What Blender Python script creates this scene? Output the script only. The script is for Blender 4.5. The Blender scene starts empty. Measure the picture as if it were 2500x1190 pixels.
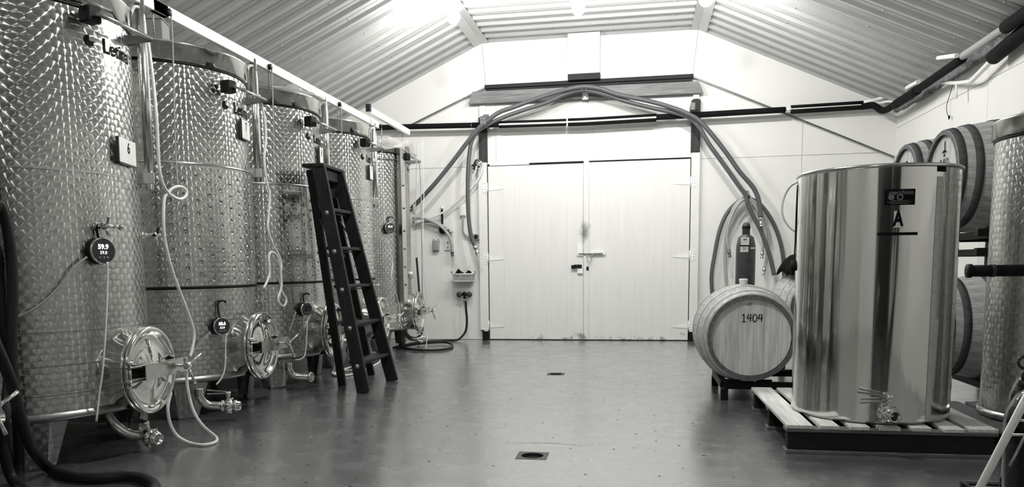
import bpy, math, random
from mathutils import Vector, Matrix
import numpy as np

# ---------------------------------------------------------------- camera, world, exposure
scene = bpy.context.scene
COL = scene.collection
PI = math.pi
CAM_H = 0.95
F_PX, CX_PX, CY_PX = 1898.0, 1211.5, 864.0          # focal length and principal point in a 2500 x 1190 frame
YAW, PITCH, ROLL = 0.1805, 0.1125, -0.01175
_fw = Vector((-math.sin(YAW) * math.cos(PITCH), math.cos(YAW) * math.cos(PITCH), -math.sin(PITCH)))
_r0 = Vector((math.cos(YAW), math.sin(YAW), 0.0))
_u0 = _r0.cross(_fw)
_rt = _r0 * math.cos(ROLL) + _u0 * math.sin(ROLL)
_up = _u0 * math.cos(ROLL) - _r0 * math.sin(ROLL)
cam_data = bpy.data.cameras.new('camera')
cam_data.sensor_fit = 'HORIZONTAL'
cam_data.sensor_width = 36.0
cam_data.lens = F_PX * 36.0 / 2500.0
cam_data.shift_x = (1250.0 - CX_PX) / 2500.0
cam_data.shift_y = (CY_PX - 595.0) / 2500.0
cam_data.clip_start = 0.05
cam = bpy.data.objects.new('camera', cam_data)
COL.objects.link(cam)
_m = Matrix((_rt, _up, -_fw)).transposed().to_4x4()
_m.translation = (0, 0, CAM_H)
cam.matrix_world = _m
scene.camera = cam

world = bpy.data.worlds.new('world')
scene.world = world
world.use_nodes = True
world.node_tree.nodes['Background'].inputs[0].default_value = (0.02, 0.02, 0.02, 1)
world.node_tree.nodes['Background'].inputs[1].default_value = 0.5

scene.view_settings.view_transform = 'Standard'
scene.view_settings.look = 'None'
scene.view_settings.gamma = 1.0
scene.view_settings.use_curve_mapping = False
scene.view_settings.exposure = 0.85
LAMP_STRENGTH = 760.0                                  # emission of the lamp globes

random.seed(4)

# room dimensions, metres: x to the right, y into the room, camera above the origin
WB, WR, WL, WREAR = 9.86, 2.90, -4.15, -3.2            # back, right, left and rear walls
EAVE, FLAT = 2.71, 3.725
KNEE_L, KNEE_R = -1.93, 0.68
TANK_X, TANK_R = -3.20, 0.60


def at(px, py, X=None, Y=None, Z=None):
    """point of the photographed pixel on a plane of the room"""
    q = _fw + _rt * ((px - CX_PX) / F_PX) - _up * ((py - CY_PX) / F_PX)
    if X is not None: t = X / q.x
    elif Y is not None: t = Y / q.y
    else: t = (Z - CAM_H) / q.z
    return Vector((0, 0, CAM_H)) + q * t


def on_cyl(px, py, c, R):
    """angle and height of the photographed pixel on an upright cylinder"""
    q = _fw + _rt * ((px - CX_PX) / F_PX) - _up * ((py - CY_PX) / F_PX)
    a = q.x ** 2 + q.y ** 2; b = -2 * (q.x * c[0] + q.y * c[1]); cc = c[0] ** 2 + c[1] ** 2 - R * R
    dd = max(0.0, b * b - 4 * a * cc)
    t = (-b - math.sqrt(dd)) / 2 / a
    p = Vector((0, 0, CAM_H)) + q * t
    return math.atan2(p.y - c[1], p.x - c[0]), p.z


# ---------------------------------------------------------------- materials
MATS = {}


def new_mat(name):
    m = bpy.data.materials.new(name)
    m.use_nodes = True
    nt = m.node_tree
    b = nt.nodes['Principled BSDF']
    MATS[name] = m
    return m, nt, b


def N(nt, kind, **inputs):
    n = nt.nodes.new(kind)
    for k, v in inputs.items():
        if k.startswith('p_'): setattr(n, k[2:], v)
    return n


def noise(nt, scale=(1, 1, 1), sc=5.0, detail=4.0, rough=0.55, coord='Object', dist=0.0):
    tc = nt.nodes.new('ShaderNodeTexCoord')
    mp = nt.nodes.new('ShaderNodeMapping')
    mp.inputs['Scale'].default_value = scale
    nz = nt.nodes.new('ShaderNodeTexNoise')
    nz.inputs['Scale'].default_value = sc
    nz.inputs['Detail'].default_value = detail
    nz.inputs['Roughness'].default_value = rough
    nz.inputs['Distortion'].default_value = dist
    nt.links.new(tc.outputs[coord], mp.inputs['Vector'])
    nt.links.new(mp.outputs[0], nz.inputs['Vector'])
    return nz.outputs['Fac']


def ramp(nt, fac, stops):
    r = nt.nodes.new('ShaderNodeValToRGB')
    el = r.color_ramp.elements
    while len(el) < len(stops): el.new(0.5)
    for e, (p, c) in zip(el, stops):
        e.position = p
        e.color = (c[0], c[1], c[2], 1) if hasattr(c, '__len__') else tone(c) + (1,)
    nt.links.new(fac, r.inputs[0])
    return r.outputs[0]


def tone(v):
    """grey of the toned photograph: warm paper whites, slightly cool blacks"""
    k = min(1.0, max(0.0, (v - 0.02) / 0.5))
    return (v * (0.94 + 0.06 * k), v * (1.0 - 0.004 * k), v * (1.03 - 0.065 * k))


def bump(nt, b, fac, strength=0.2, dist=0.01):
    bp = nt.nodes.new('ShaderNodeBump')
    bp.inputs['Strength'].default_value = strength
    bp.inputs['Distance'].default_value = dist
    nt.links.new(fac, bp.inputs['Height'])
    nt.links.new(bp.outputs[0], b.inputs['Normal'])


def plain(name, v, rough=0.5, metal=0.0, var=0.0, vscale=8.0, bmp=0.0, spec=0.5, vs=(1, 1, 1)):
    m, nt, b = new_mat(name)
    b.inputs['Roughness'].default_value = rough
    b.inputs['Metallic'].default_value = metal
    b.inputs['Specular IOR Level'].default_value = spec
    fac = noise(nt, sc=vscale, scale=vs)
    lo, hi = v * (1 - var), v * (1 + var)
    nt.links.new(ramp(nt, fac, [(0.3, lo), (0.7, min(1, hi))]), b.inputs['Base Color'])
    if bmp: bump(nt, b, fac, bmp, 0.004)
    return m


def wood(name, dark, light, axis='z', rough=0.6, fine=60.0, spec=0.3, knots=False):
    m, nt, b = new_mat(name)
    s = {'x': (0.06, 1, 1), 'y': (1, 0.06, 1), 'z': (1, 1, 0.06)}[axis]
    f1 = noise(nt, s, fine, 6.0, 0.65, dist=0.4)
    f2 = noise(nt, {'x': (0.2, 1, 1), 'y': (1, 0.2, 1), 'z': (1, 1, 0.2)}[axis], 7.0, 3.0)
    c1 = ramp(nt, f1, [(0.25, dark), (0.75, light)])
    c2 = ramp(nt, f2, [(0.3, (.55,.55,.55)), (0.65, (1,1,1))])
    mx = nt.nodes.new('ShaderNodeMix'); mx.data_type = 'RGBA'; mx.blend_type = 'MULTIPLY'
    mx.inputs[0].default_value = 0.75
    nt.links.new(c1, mx.inputs[6]); nt.links.new(c2, mx.inputs[7])
    nt.links.new(mx.outputs[2], b.inputs['Base Color'])
    b.inputs['Roughness'].default_value = rough
    b.inputs['Specular IOR Level'].default_value = spec
    bump(nt, b, f1, 0.25, 0.003)
    return m


def mth(nt, op, a, b_=None, c=None):
    n = nt.nodes.new('ShaderNodeMath'); n.operation = op
    for i, v in enumerate((a, b_, c)):
        if v is None: continue
        if isinstance(v, (int, float)): n.inputs[i].default_value = v
        else: nt.links.new(v, n.inputs[i])
    return n.outputs[0]


def vmth(nt, op, a, b_=None, scale=None):
    n = nt.nodes.new('ShaderNodeVectorMath'); n.operation = op
    for i, v in enumerate((a, b_)):
        if v is None: continue
        if isinstance(v, tuple): n.inputs[i].default_value = v
        else: nt.links.new(v, n.inputs[i])
    if scale is not None:
        if isinstance(scale, (int, float)): n.inputs['Scale'].default_value = scale
        else: nt.links.new(scale, n.inputs['Scale'])
    return n.outputs[0]


def steel_turned(name, pitch=0.062, base=0.54, rough=0.235, aniso=0.97):
    """stainless sheet polished in rows of overlapping discs; the grain runs round each disc"""
    m, nt, b = new_mat(name)
    uv = nt.nodes.new('ShaderNodeUVMap')
    sp = nt.nodes.new('ShaderNodeSeparateXYZ'); nt.links.new(uv.outputs[0], sp.inputs[0])
    h = pitch * 0.5
    u, v = sp.outputs[0], sp.outputs[1]
    vr = mth(nt, 'DIVIDE', v, h)
    ja = mth(nt, 'FLOOR', vr)
    def local(j):
        off = mth(nt, 'MULTIPLY', mth(nt, 'MODULO', mth(nt, 'ADD', j, 400.0), 2.0), 0.5)
        uu = mth(nt, 'ADD', mth(nt, 'DIVIDE', u, pitch), off)
        cu = mth(nt, 'MULTIPLY', mth(nt, 'SUBTRACT', mth(nt, 'FRACT', mth(nt, 'ADD', uu, 200.0)), 0.5), pitch)
        cv = mth(nt, 'SUBTRACT', v, mth(nt, 'MULTIPLY', j, h))
        d = mth(nt, 'SQRT', mth(nt, 'ADD', mth(nt, 'MULTIPLY', cu, cu), mth(nt, 'MULTIPLY', cv, cv)))
        iu = mth(nt, 'FLOOR', mth(nt, 'ADD', uu, 200.0))
        return cu, cv, d, iu
    ca, cb = local(ja), local(mth(nt, 'ADD', ja, 1.0))
    use_b = mth(nt, 'GREATER_THAN', ca[2], pitch * 0.5)
    def pick(x, y):
        return mth(nt, 'ADD', mth(nt, 'MULTIPLY', y, use_b), mth(nt, 'MULTIPLY', x, mth(nt, 'SUBTRACT', 1.0, use_b)))
    cu, cv = pick(ca[0], cb[0]), pick(ca[1], cb[1])
    jj = mth(nt, 'ADD', ja, use_b); ii = pick(ca[3], cb[3])
    geo = nt.nodes.new('ShaderNodeNewGeometry')
    U = vmth(nt, 'NORMALIZE', vmth(nt, 'CROSS_PRODUCT', (0, 0, 1), geo.outputs['Normal']))
    V = vmth(nt, 'NORMALIZE', vmth(nt, 'CROSS_PRODUCT', geo.outputs['Normal'], U))
    T = vmth(nt, 'NORMALIZE', vmth(nt, 'ADD', vmth(nt, 'SCALE', U, scale=cu), vmth(nt, 'SCALE', V, scale=cv)))
    nt.links.new(T, b.inputs['Tangent'])
    cmb = nt.nodes.new('ShaderNodeCombineXYZ')
    nt.links.new(ii, cmb.inputs[0]); nt.links.new(jj, cmb.inputs[1])
    wn = nt.nodes.new('ShaderNodeTexWhiteNoise'); nt.links.new(cmb.outputs[0], wn.inputs[0])
    # each pressed spot is dished a little: tilt the normal outward from the spot's centre
    rnd = wn.outputs[0]
    tilt = vmth(nt, 'SCALE', T, scale=mth(nt, 'MULTIPLY', mth(nt, 'DIVIDE', mth(nt, 'SQRT', mth(nt, 'ADD', mth(nt, 'MULTIPLY', cu, cu), mth(nt, 'MULTIPLY', cv, cv))), pitch), 0.05))
    nn = vmth(nt, 'NORMALIZE', vmth(nt, 'ADD', geo.outputs['Normal'], tilt))
    nt.links.new(nn, b.inputs['Normal'])
    nt.links.new(ramp(nt, rnd, [(0.0, base * 0.86), (1.0, base)]), b.inputs['Base Color'])
    b.inputs['Metallic'].default_value = 1.0
    b.inputs['Roughness'].default_value = rough
    b.inputs['Anisotropic'].default_value = aniso
    return m


def build_materials():
    steel_turned('steel_turned')
    steel_turned('steel_turned_large', 0.062, 0.34, 0.30, 0.95)
    # sheet steel with a mirror finish that waves a little
    m, nt, b = new_mat('steel_mirror')
    b.inputs['Metallic'].default_value = 1.0
    b.inputs['Base Color'].default_value = tone(0.74) + (1,)
    b.inputs['Roughness'].default_value = 0.10
    f = noise(nt, (1, 1, 0.035), 15.0, 1.6, 0.45, dist=0.15)
    bump(nt, b, f, 0.42, 0.012)
    plain('steel', 0.60, 0.20, 1.0, 0.08, 30)
    plain('steel_base', 0.30, 0.36, 1.0, 0.10, 20)
    plain('steel_satin', 0.55, 0.34, 1.0, 0.10, 20)
    plain('steel_bright', 0.72, 0.10, 1.0, 0.05, 12)
    plain('steel_dull', 0.16, 0.45, 1.0, 0.2, 20)
    plain('wall_paint', 0.74, 0.55, 0, 0.025, 1.6, 0.05, 0.3)
    plain('wall_paint_door', 0.74, 0.5, 0, 0.03, 3.0, 0.12, 0.3, (6, 6, 0.4))
    plain('ceiling_paint', 0.40, 0.30, 0.0, 0.05, 2.0, 0.0, 0.7)
    plain('rear_wall', 0.72, 0.6, 0, 0.1, 2.0)
    plain('white_enamel', 0.84, 0.35, 0, 0.03, 9)
    plain('white_plastic', 0.80, 0.4, 0, 0.04, 9)
    plain('white_tube', 0.72, 0.35, 0, 0.06, 20)
    plain('clear_tube', 0.6, 0.2, 0, 0.05, 20)
    plain('rope', 0.35, 0.8, 0, 0.6, 160, 0.3)
    plain('grey_box', 0.20, 0.6, 0, 0.1, 8)
    plain('closure_grey', 0.16, 0.8, 0, 0.3, 14, 0.2)
    plain('grey_plastic', 0.34, 0.5, 0, 0.06, 8)
    plain('basket_plastic', 0.50, 0.5, 0, 0.06, 8)
    plain('hose_grey', 0.085, 0.45, 0, 0.12, 25)
    plain('hose_light', 0.34, 0.4, 0, 0.10, 25)
    plain('hose_dark', 0.010, 0.5, 0, 0.2, 25, 0, 0.25)
    plain('foam_black', 0.004, 0.85, 0, 0.2, 60, 0.2, 0.2)
    plain('rubber_black', 0.005, 0.6, 0, 0.2, 30, 0.0, 0.15)
    plain('paint_black', 0.005, 0.5, 0, 0.2, 12, 0.0, 0.2)
    plain('cloth_black', 0.003, 0.95, 0, 0.3, 90, 0.3, 0.1)
    plain('ink_black', 0.006, 0.7, spec=0.08)
    plain('ink_grey', 0.16, 0.6, spec=0.1)
    plain('panel_dark', 0.035, 0.25)
    plain('cylinder_paint', 0.042, 0.45, 0, 0.25, 14, 0.05)
    plain('hoop_steel', 0.42, 0.5, 0.2, 0.25, 22)
    plain('hoop_dark', 0.075, 0.8, 0.0, 0.3, 22, 0.0, 0.1)
    plain('galvanized', 0.40, 0.45, 0.6, 0.2, 14)
    plain('drain_iron', 0.045, 0.6, 0.3, 0.3, 30)
    plain('dark_hole', 0.004, 0.9)
    plain('paper', 0.75, 0.6, 0, 0.03, 30)
    wood('wood_ladder', 0.004, 0.026, 'z', 0.55, spec=0.2)
    wood('wood_dark_post', 0.012, 0.055, 'z', 0.65)
    wood('wood_dark_x', 0.008, 0.03, 'x', 0.65)
    wood('wood_weathered', 0.11, 0.32, 'x', 0.7)
    wood('wood_pallet_y', 0.50, 0.88, 'y', 0.75)
    wood('wood_pallet_x', 0.06, 0.22, 'x', 0.75)
    wood('wood_pallet_dark', 0.006, 0.02, 'x', 0.8)
    wood('wood_stave', 0.30, 0.60, 'y', 0.65)
    wood('wood_stave_end', 0.07, 0.20, 'y', 0.7)
    wood('wood_head', 0.40, 0.78, 'z', 0.6)
    wood('wood_head_light', 0.40, 0.70, 'z', 0.6)
    # painted concrete floor
    m, nt, b = new_mat('floor_paint')
    f1 = noise(nt, (1, 1, 1), 0.9, 5.0, 0.6)
    f2 = noise(nt, (1, 1, 1), 34.0, 3.0, 0.6)
    f3 = noise(nt, (1.0, 1.0, 1), 5.0, 6.0, 0.65)
    base = ramp(nt, f1, [(0.3, 0.085), (0.7, 0.125)])
    tcv = nt.nodes.new('ShaderNodeTexCoord')
    vo = nt.nodes.new('ShaderNodeTexVoronoi'); vo.voronoi_dimensions = '2D'; vo.inputs['Scale'].default_value = 9.0
    nt.links.new(tcv.outputs['Object'], vo.inputs['Vector'])
    spc = nt.nodes.new('ShaderNodeSeparateColor'); nt.links.new(vo.outputs['Color'], spc.inputs[0])
    lim = mth(nt, 'MULTIPLY', mth(nt, 'POWER', spc.outputs[0], 3.0), 0.08)
    hit = mth(nt, 'LESS_THAN', mth(nt, 'ADD', vo.outputs['Distance'], mth(nt, 'MULTIPLY', f2, 0.02)), lim)
    speck = ramp(nt, hit, [(0.0, (1, 1, 1)), (1.0, (.12, .12, .12))])
    mx = nt.nodes.new('ShaderNodeMix'); mx.data_type = 'RGBA'; mx.blend_type = 'MULTIPLY'; mx.inputs[0].default_value = 0.9
    nt.links.new(base, mx.inputs[6]); nt.links.new(speck, mx.inputs[7])
    nt.links.new(mx.outputs[2], b.inputs['Base Color'])
    rr = nt.nodes.new('ShaderNodeMapRange'); nt.links.new(f3, rr.inputs[0])
    rr.inputs[3].default_value = 0.17; rr.inputs[4].default_value = 0.32
    nt.links.new(rr.outputs[0], b.inputs['Roughness'])
    b.inputs['Specular IOR Level'].default_value = 0.9
    b.inputs['Coat Weight'].default_value = 1.0
    b.inputs['Coat IOR'].default_value = 1.75
    b.inputs['Coat Roughness'].default_value = 0.21
    clean = mth(nt, 'SUBTRACT', 1.0, hit)
    nt.links.new(clean, b.inputs['Coat Weight'])
    nt.links.new(mth(nt, 'MULTIPLY', clean, 0.9), b.inputs['Specular IOR Level'])
    cr = nt.nodes.new('ShaderNodeMapRange'); nt.links.new(f3, cr.inputs[0])
    cr.inputs[1].default_value = 0.3; cr.inputs[2].default_value = 0.7
    cr.inputs[3].default_value = 0.15; cr.inputs[4].default_value = 0.33
    nt.links.new(cr.outputs[0], b.inputs['Coat Roughness'])
    bump(nt, b, f2, 0.03, 0.004)
    # lamp globe
    m, nt, b = new_mat('lamp_glow')
    b.inputs['Emission Color'].default_value = (1.0, 0.992, 0.965, 1)
    b.inputs['Emission Strength'].default_value = LAMP_STRENGTH
    m, nt, b = new_mat('lamp_glow_soft')
    b.inputs['Emission Color'].default_value = (1.0, 0.992, 0.965, 1)
    b.inputs['Emission Strength'].default_value = LAMP_STRENGTH * 0.50
    m, nt, b = new_mat('lamp_glow_dim')
    b.inputs['Emission Color'].default_value = (1.0, 0.992, 0.965, 1)
    b.inputs['Emission Strength'].default_value = LAMP_STRENGTH * 0.42
    m, nt, b = new_mat('display_glow')
    b.inputs['Emission Color'].default_value = (1.0, 0.98, 0.93, 1)
    b.inputs['Emission Strength'].default_value = 1.2
    # glass
    m, nt, b = new_mat('jug_glass')
    b.inputs['Base Color'].default_value = (0.07, 0.07, 0.07, 1)
    b.inputs['Roughness'].default_value = 0.03
    b.inputs['Transmission Weight'].default_value = 1.0
    b.inputs['IOR'].default_value = 1.5
    # thin clear film
    m, nt, b = new_mat('film')
    b.inputs['Base Color'].default_value = tone(0.8) + (1,)
    b.inputs['Roughness'].default_value = 0.12
    b.inputs['Alpha'].default_value = 0.42
    b.inputs['Specular IOR Level'].default_value = 1.0
    f = noise(nt, (1, 1, 3), 16.0, 4.0, 0.6, dist=1.5)
    bump(nt, b, f, 1.0, 0.03)


build_materials()


# ---------------------------------------------------------------- mesh helpers
class MB:
    def __init__(self):
        self.v, self.f, self.s, self.uv = [], [], [], {}

    def add(self, vs, fs, smooth=False, M=None):
        o = len(self.v)
        if M is not None: vs = [M @ Vector(p) for p in vs]
        self.v += [tuple(p) for p in vs]
        self.f += [tuple(i + o for i in f) for f in fs]
        self.s += [smooth] * len(fs)
        return self

    def box(self, c, size, M=None, rz=0.0, bev=0.0):
        x, y, z = size[0] / 2, size[1] / 2, size[2] / 2
        T = Matrix.Translation(c) @ Matrix.Rotation(rz, 4, 'Z')
        if M is not None: T = M @ T
        if bev <= 0:
            vs = [(-x, -y, -z), (x, -y, -z), (x, y, -z), (-x, y, -z), (-x, -y, z), (x, -y, z), (x, y, z), (-x, y, z)]
            fs = [(0, 3, 2, 1), (4, 5, 6, 7), (0, 1, 5, 4), (1, 2, 6, 5), (2, 3, 7, 6), (3, 0, 4, 7)]
            return self.add(vs, fs, False, T)
        e = bev
        vs, fs = [], []
        for sx in (-1, 1):
            for sy in (-1, 1):
                for sz in (-1, 1):
                    vs += [(sx * (x - e), sy * (y - e), sz * z), (sx * (x - e), sy * y, sz * (z - e)), (sx * x, sy * (y - e), sz * (z - e))]
        def I(sx, sy, sz, k): return ((sx > 0) * 4 + (sy > 0) * 2 + (sz > 0)) * 3 + k
        def face(idx):
            pts = [Vector(vs[i]) for i in idx]
            n = (pts[1] - pts[0]).cross(pts[2] - pts[0]); c0 = sum(pts, Vector()) / len(pts)
            fs.append(tuple(idx) if n.dot(c0) > 0 else tuple(reversed(idx)))
        for s in (-1, 1):
            face([I(-1, -1, s, 0), I(1, -1, s, 0), I(1, 1, s, 0), I(-1, 1, s, 0)])
            face([I(-1, s, -1, 1), I(1, s, -1, 1), I(1, s, 1, 1), I(-1, s, 1, 1)])
            face([I(s, -1, -1, 2), I(s, 1, -1, 2), I(s, 1, 1, 2), I(s, -1, 1, 2)])
            for t in (-1, 1):
                face([I(-1, s, t, 0), I(1, s, t, 0), I(1, s, t, 1), I(-1, s, t, 1)])
                face([I(s, -1, t, 0), I(s, 1, t, 0), I(s, 1, t, 2), I(s, -1, t, 2)])
                face([I(s, t, -1, 1), I(s, t, 1, 1), I(s, t, 1, 2), I(s, t, -1, 2)])
                for w in (-1, 1):
                    if w == 1 or True: pass
            for t in (-1, 1):
                for w in (-1, 1): face([I(s, t, w, 0), I(s, t, w, 1), I(s, t, w, 2)])
        return self.add(vs, fs, False, T)

    def bar(self, p0, p1, w, h, up=(0, 0, 1), bev=0.0):
        """rectangular bar from p0 to p1; w across, h along 'up'"""
        p0, p1 = Vector(p0), Vector(p1)
        d = p1 - p0; L = d.length; d.normalize()
        u = Vector(up); sx = d.cross(u)
        if sx.length < 1e-4: sx = d.cross(Vector((0, 1, 0)))
        sx.normalize(); u = sx.cross(d)
        M = Matrix((sx, d, u)).transposed().to_4x4(); M.translation = (p0 + p1) / 2
        return self.box((0, 0, 0), (w, L, h), M, 0, bev)

    def tube(self, pts, r, seg=12, caps=True, closed=False, smooth=True):
        pts = [Vector(p) for p in pts]
        n = len(pts)
        rs = r if hasattr(r, '__len__') else [r] * n
        tang = []
        for i in range(n):
            a = pts[(i - 1) % n] if (closed or i > 0) else pts[i]
            b = pts[(i + 1) % n] if (closed or i < n - 1) else pts[i]
            t = b - a
            tang.append(t.normalized() if t.length > 1e-9 else Vector((0, 0, 1)))
        ref = Vector((0, 0, 1)) if abs(tang[0].z) < 0.9 else Vector((1, 0, 0))
        nx = tang[0].cross(ref).normalized()
        vs, fs = [], []
        for i in range(n):
            nx = (nx - tang[i] * nx.dot(tang[i]))
            nx = nx.normalized() if nx.length > 1e-6 else tang[i].orthogonal().normalized()
            ny = tang[i].cross(nx)
            for k in range(seg):
                a = 2 * PI * k / seg
                vs.append(pts[i] + nx * (math.cos(a) * rs[i]) + ny * (math.sin(a) * rs[i]))
        m = n if closed else n - 1
        for i in range(m):
            j = (i + 1) % n
            for k in range(seg):
                k2 = (k + 1) % seg
                fs.append((i * seg + k, i * seg + k2, j * seg + k2, j * seg + k))
        self.add(vs, fs, smooth)
        if caps and not closed:
            o = len(self.v) - len(vs)
            self.f += [tuple(o + k for k in reversed(range(seg))), tuple(o + (n - 1) * seg + k for k in range(seg))]
            self.s += [False, False]
        return self

    def lathe(self, prof, seg=32, M=None, smooth=True, a0=0.0, a1=2 * PI, sharp=None):
        """profile of (radius, height) turned about local z"""
        full = abs(a1 - a0 - 2 * PI) < 1e-6
        n = seg if full else seg + 1
        vs, fs = [], []
        for r, z in prof:
            for k in range(n):
                a = a0 + (a1 - a0) * k / seg
                vs.append((r * math.cos(a), r * math.sin(a), z))
        for i in range(len(prof) - 1):
            for k in range(seg):
                k2 = (k + 1) % n
                fs.append((i * n + k, i * n + k2, (i + 1) * n + k2, (i + 1) * n + k))
        return self.add(vs, fs, smooth, M)

    def disc(self, r, z, seg=32, M=None, up=True):
        vs = [(r * math.cos(2 * PI * k / seg), r * math.sin(2 * PI * k / seg), z) for k in range(seg)]
        return self.add(vs, [tuple(range(seg)) if up else tuple(reversed(range(seg)))], False, M)

    def cyl(self, p0, p1, r, seg=20, r1=None):
        return self.tube([p0, p1], [r, r if r1 is None else r1], seg)

    def prism(self, poly, d0, d1, M=None):
        """polygon (x, y) extruded from d0 to d1 along local z"""
        n = len(poly)
        vs = [(p[0], p[1], d0) for p in poly] + [(p[0], p[1], d1) for p in poly]
        fs = [tuple(reversed(range(n))), tuple(range(n, 2 * n))]
        for k in range(n):
            k2 = (k + 1) % n
            fs.append((k, k2, n + k2, n + k))
        return self.add(vs, fs, False, M)

    def mesh(self, name):
        me = bpy.data.meshes.new(name)
        me.from_pydata(self.v, [], self.f)
        me.polygons.foreach_set('use_smooth', self.s)
        me.update()
        return me

    def build(self, name, mat, parent=None, label=None, kind=None):
        return link(name, self.mesh(name), mat, parent, label, kind)


def link(name, me, mat, parent=None, label=None, kind=None):
    o = bpy.data.objects.new(name, me)
    COL.objects.link(o)
    if not me.materials: me.materials.append(MATS[mat])
    if parent: o.parent = parent
    if label: o['label'] = label
    if kind: o['kind'] = kind
    return o


def tag(o, label, cat, group=None):
    o['label'] = label; o['category'] = cat
    if group: o['group'] = group
    return o


def thing(name, label, cat, loc=(0, 0, 0), rz=0.0, group=None):
    o = bpy.data.objects.new(name, None)
    COL.objects.link(o)
    o.location = loc; o.rotation_euler = (0, 0, rz)
    o.empty_display_size = 0.1
    return tag(o, label, cat, group)


def struct(name, label=None):
    o = bpy.data.objects.new(name, None)
    COL.objects.link(o); o['kind'] = 'structure'
    if label: o['label'] = label
    return o


def spline(pts, n=8, closed=False):
    """Catmull-Rom through the points"""
    P = [Vector(p) for p in pts]
    out = []
    m = len(P)
    segs = m if closed else m - 1
    for i in range(segs):
        p1, p2 = P[i], P[(i + 1) % m]
        p0 = P[(i - 1) % m] if (closed or i > 0) else p1 * 2 - p2
        p3 = P[(i + 2) % m] if (closed or i + 2 < m) else p2 * 2 - p1
        for k in range(n):
            t = k / n
            out.append(0.5 * ((2 * p1) + (p2 - p0) * t + (2 * p0 - 5 * p1 + 4 * p2 - p3) * t * t + (3 * p1 - p0 - 3 * p2 + p3) * t ** 3))
    if not closed: out.append(P[-1])
    return out


def frame_to(p, d, up=(0, 0, 1)):
    """matrix whose local z is d at point p"""
    d = Vector(d).normalized(); u = Vector(up)
    x = u.cross(d)
    if x.length < 1e-4: x = Vector((1, 0, 0)).cross(d) if abs(d.x) < 0.9 else Vector((0, 1, 0)).cross(d)
    x.normalize(); y = d.cross(x)
    M = Matrix((x, y, d)).transposed().to_4x4(); M.translation = Vector(p)
    return M


def text_shape(s, size, bold=0.0, shear=0.0, sx=1.0):
    """flat letter outlines (x, y) and faces, centred"""
    cu = bpy.data.curves.new('lettering', 'FONT')
    cu.body = s; cu.size = size; cu.offset = bold; cu.shear = shear
    cu.align_x = 'CENTER'; cu.align_y = 'CENTER'
    cu.resolution_u = 3
    o = bpy.data.objects.new('lettering', cu)
    COL.objects.link(o)
    dg = bpy.context.evaluated_depsgraph_get(); dg.update()
    me = bpy.data.meshes.new_from_object(o.evaluated_get(dg))
    vs = [(v.co.x * sx, v.co.y) for v in me.vertices]; fs = [tuple(p.vertices) for p in me.polygons]
    bpy.data.objects.remove(o); bpy.data.curves.remove(cu); bpy.data.meshes.remove(me)
    return vs, fs


def text_on_cyl(mb, s, size, R, a, z, bold=0.0, shear=0.0, sx=1.0, lift=0.0025, tilt=0.0):
    vs, fs = text_shape(s, size, bold, shear, sx)
    out = []
    for x, y in vs:
        x, y = x * math.cos(tilt) - y * math.sin(tilt), x * math.sin(tilt) + y * math.cos(tilt)
        aa = a + x / R
        out.append(((R + lift) * math.cos(aa), (R + lift) * math.sin(aa), z + y))
    mb.add(out, fs)
    return mb


def text_flat(mb, s, size, M, bold=0.0, shear=0.0, sx=1.0):
    """letters in the local xy plane of M"""
    vs, fs = text_shape(s, size, bold, shear, sx)
    return mb.add([(x, y, 0) for x, y in vs], fs, False, M)


def patch_on_cyl(mb, R, a0, a1, z0, z1, lift=0.0015, n=10, skew=0.0):
    vs, fs = [], []
    for k in range(n + 1):
        a = a0 + (a1 - a0) * k / n
        dz = skew * (k / n - 0.5)
        vs += [((R + lift) * math.cos(a), (R + lift) * math.sin(a), z0 + dz), ((R + lift) * math.cos(a), (R + lift) * math.sin(a), z1 + dz)]
    for k in range(n): fs.append((2 * k, 2 * k + 2, 2 * k + 3, 2 * k + 1))
    return mb.add(vs, fs, True)


def sweep(name, pts, r, mat, parent=None, seg=12, n=8, closed=False):
    return MB().tube(spline(pts, n, closed), r, seg, True, closed).build(name, mat, parent)


def px_path(pts, **plane):
    return [at(x, y, **plane) for x, y in pts]


# ---------------------------------------------------------------- the room
def stained_door_material():
    m = MATS['wall_paint_door']; nt = m.node_tree; b = nt.nodes['Principled BSDF']
    src = b.inputs['Base Color'].links[0].from_socket
    geo = nt.nodes.new('ShaderNodeNewGeometry')
    d = vmth(nt, 'MULTIPLY', vmth(nt, 'SUBTRACT', geo.outputs['Position'], (-0.655, 9.82, 1.36)), (1.0, 0.3, 0.42))
    ln = nt.nodes.new('ShaderNodeVectorMath'); ln.operation = 'LENGTH'; nt.links.new(d, ln.inputs[0])
    nz = noise(nt, (1, 1, 0.5), 22.0, 4.0)
    s = mth(nt, 'ADD', ln.outputs['Value'], mth(nt, 'MULTIPLY', nz, 0.10))
    grime = ramp(nt, s, [(0.055, (.28,.28,.28)), (0.125, (1,1,1))])
    # scuffs along the bottom edge of the boards
    sp = nt.nodes.new('ShaderNodeSeparateXYZ'); nt.links.new(geo.outputs['Position'], sp.inputs[0])
    nz2 = noise(nt, (1, 1, 1), 9.0, 6.0, 0.7)
    s2 = mth(nt, 'ADD', mth(nt, 'MULTIPLY', sp.outputs[2], 1.3), nz2)
    scuff = ramp(nt, s2, [(0.40, (.35,.35,.35)), (0.52, (1,1,1))])
    for g in (grime, scuff):
        mx = nt.nodes.new('ShaderNodeMix'); mx.data_type = 'RGBA'; mx.blend_type = 'MULTIPLY'; mx.inputs[0].default_value = 1.0
        nt.links.new(src, mx.inputs[6]); nt.links.new(g, mx.inputs[7])
        src = mx.outputs[2]
    nt.links.new(src, b.inputs['Base Color'])


stained_door_material()
DRAINS = [(-0.513, 3.79, 0.155, 0.02), (-0.70, 6.74, 0.15, 0.0)]


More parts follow.
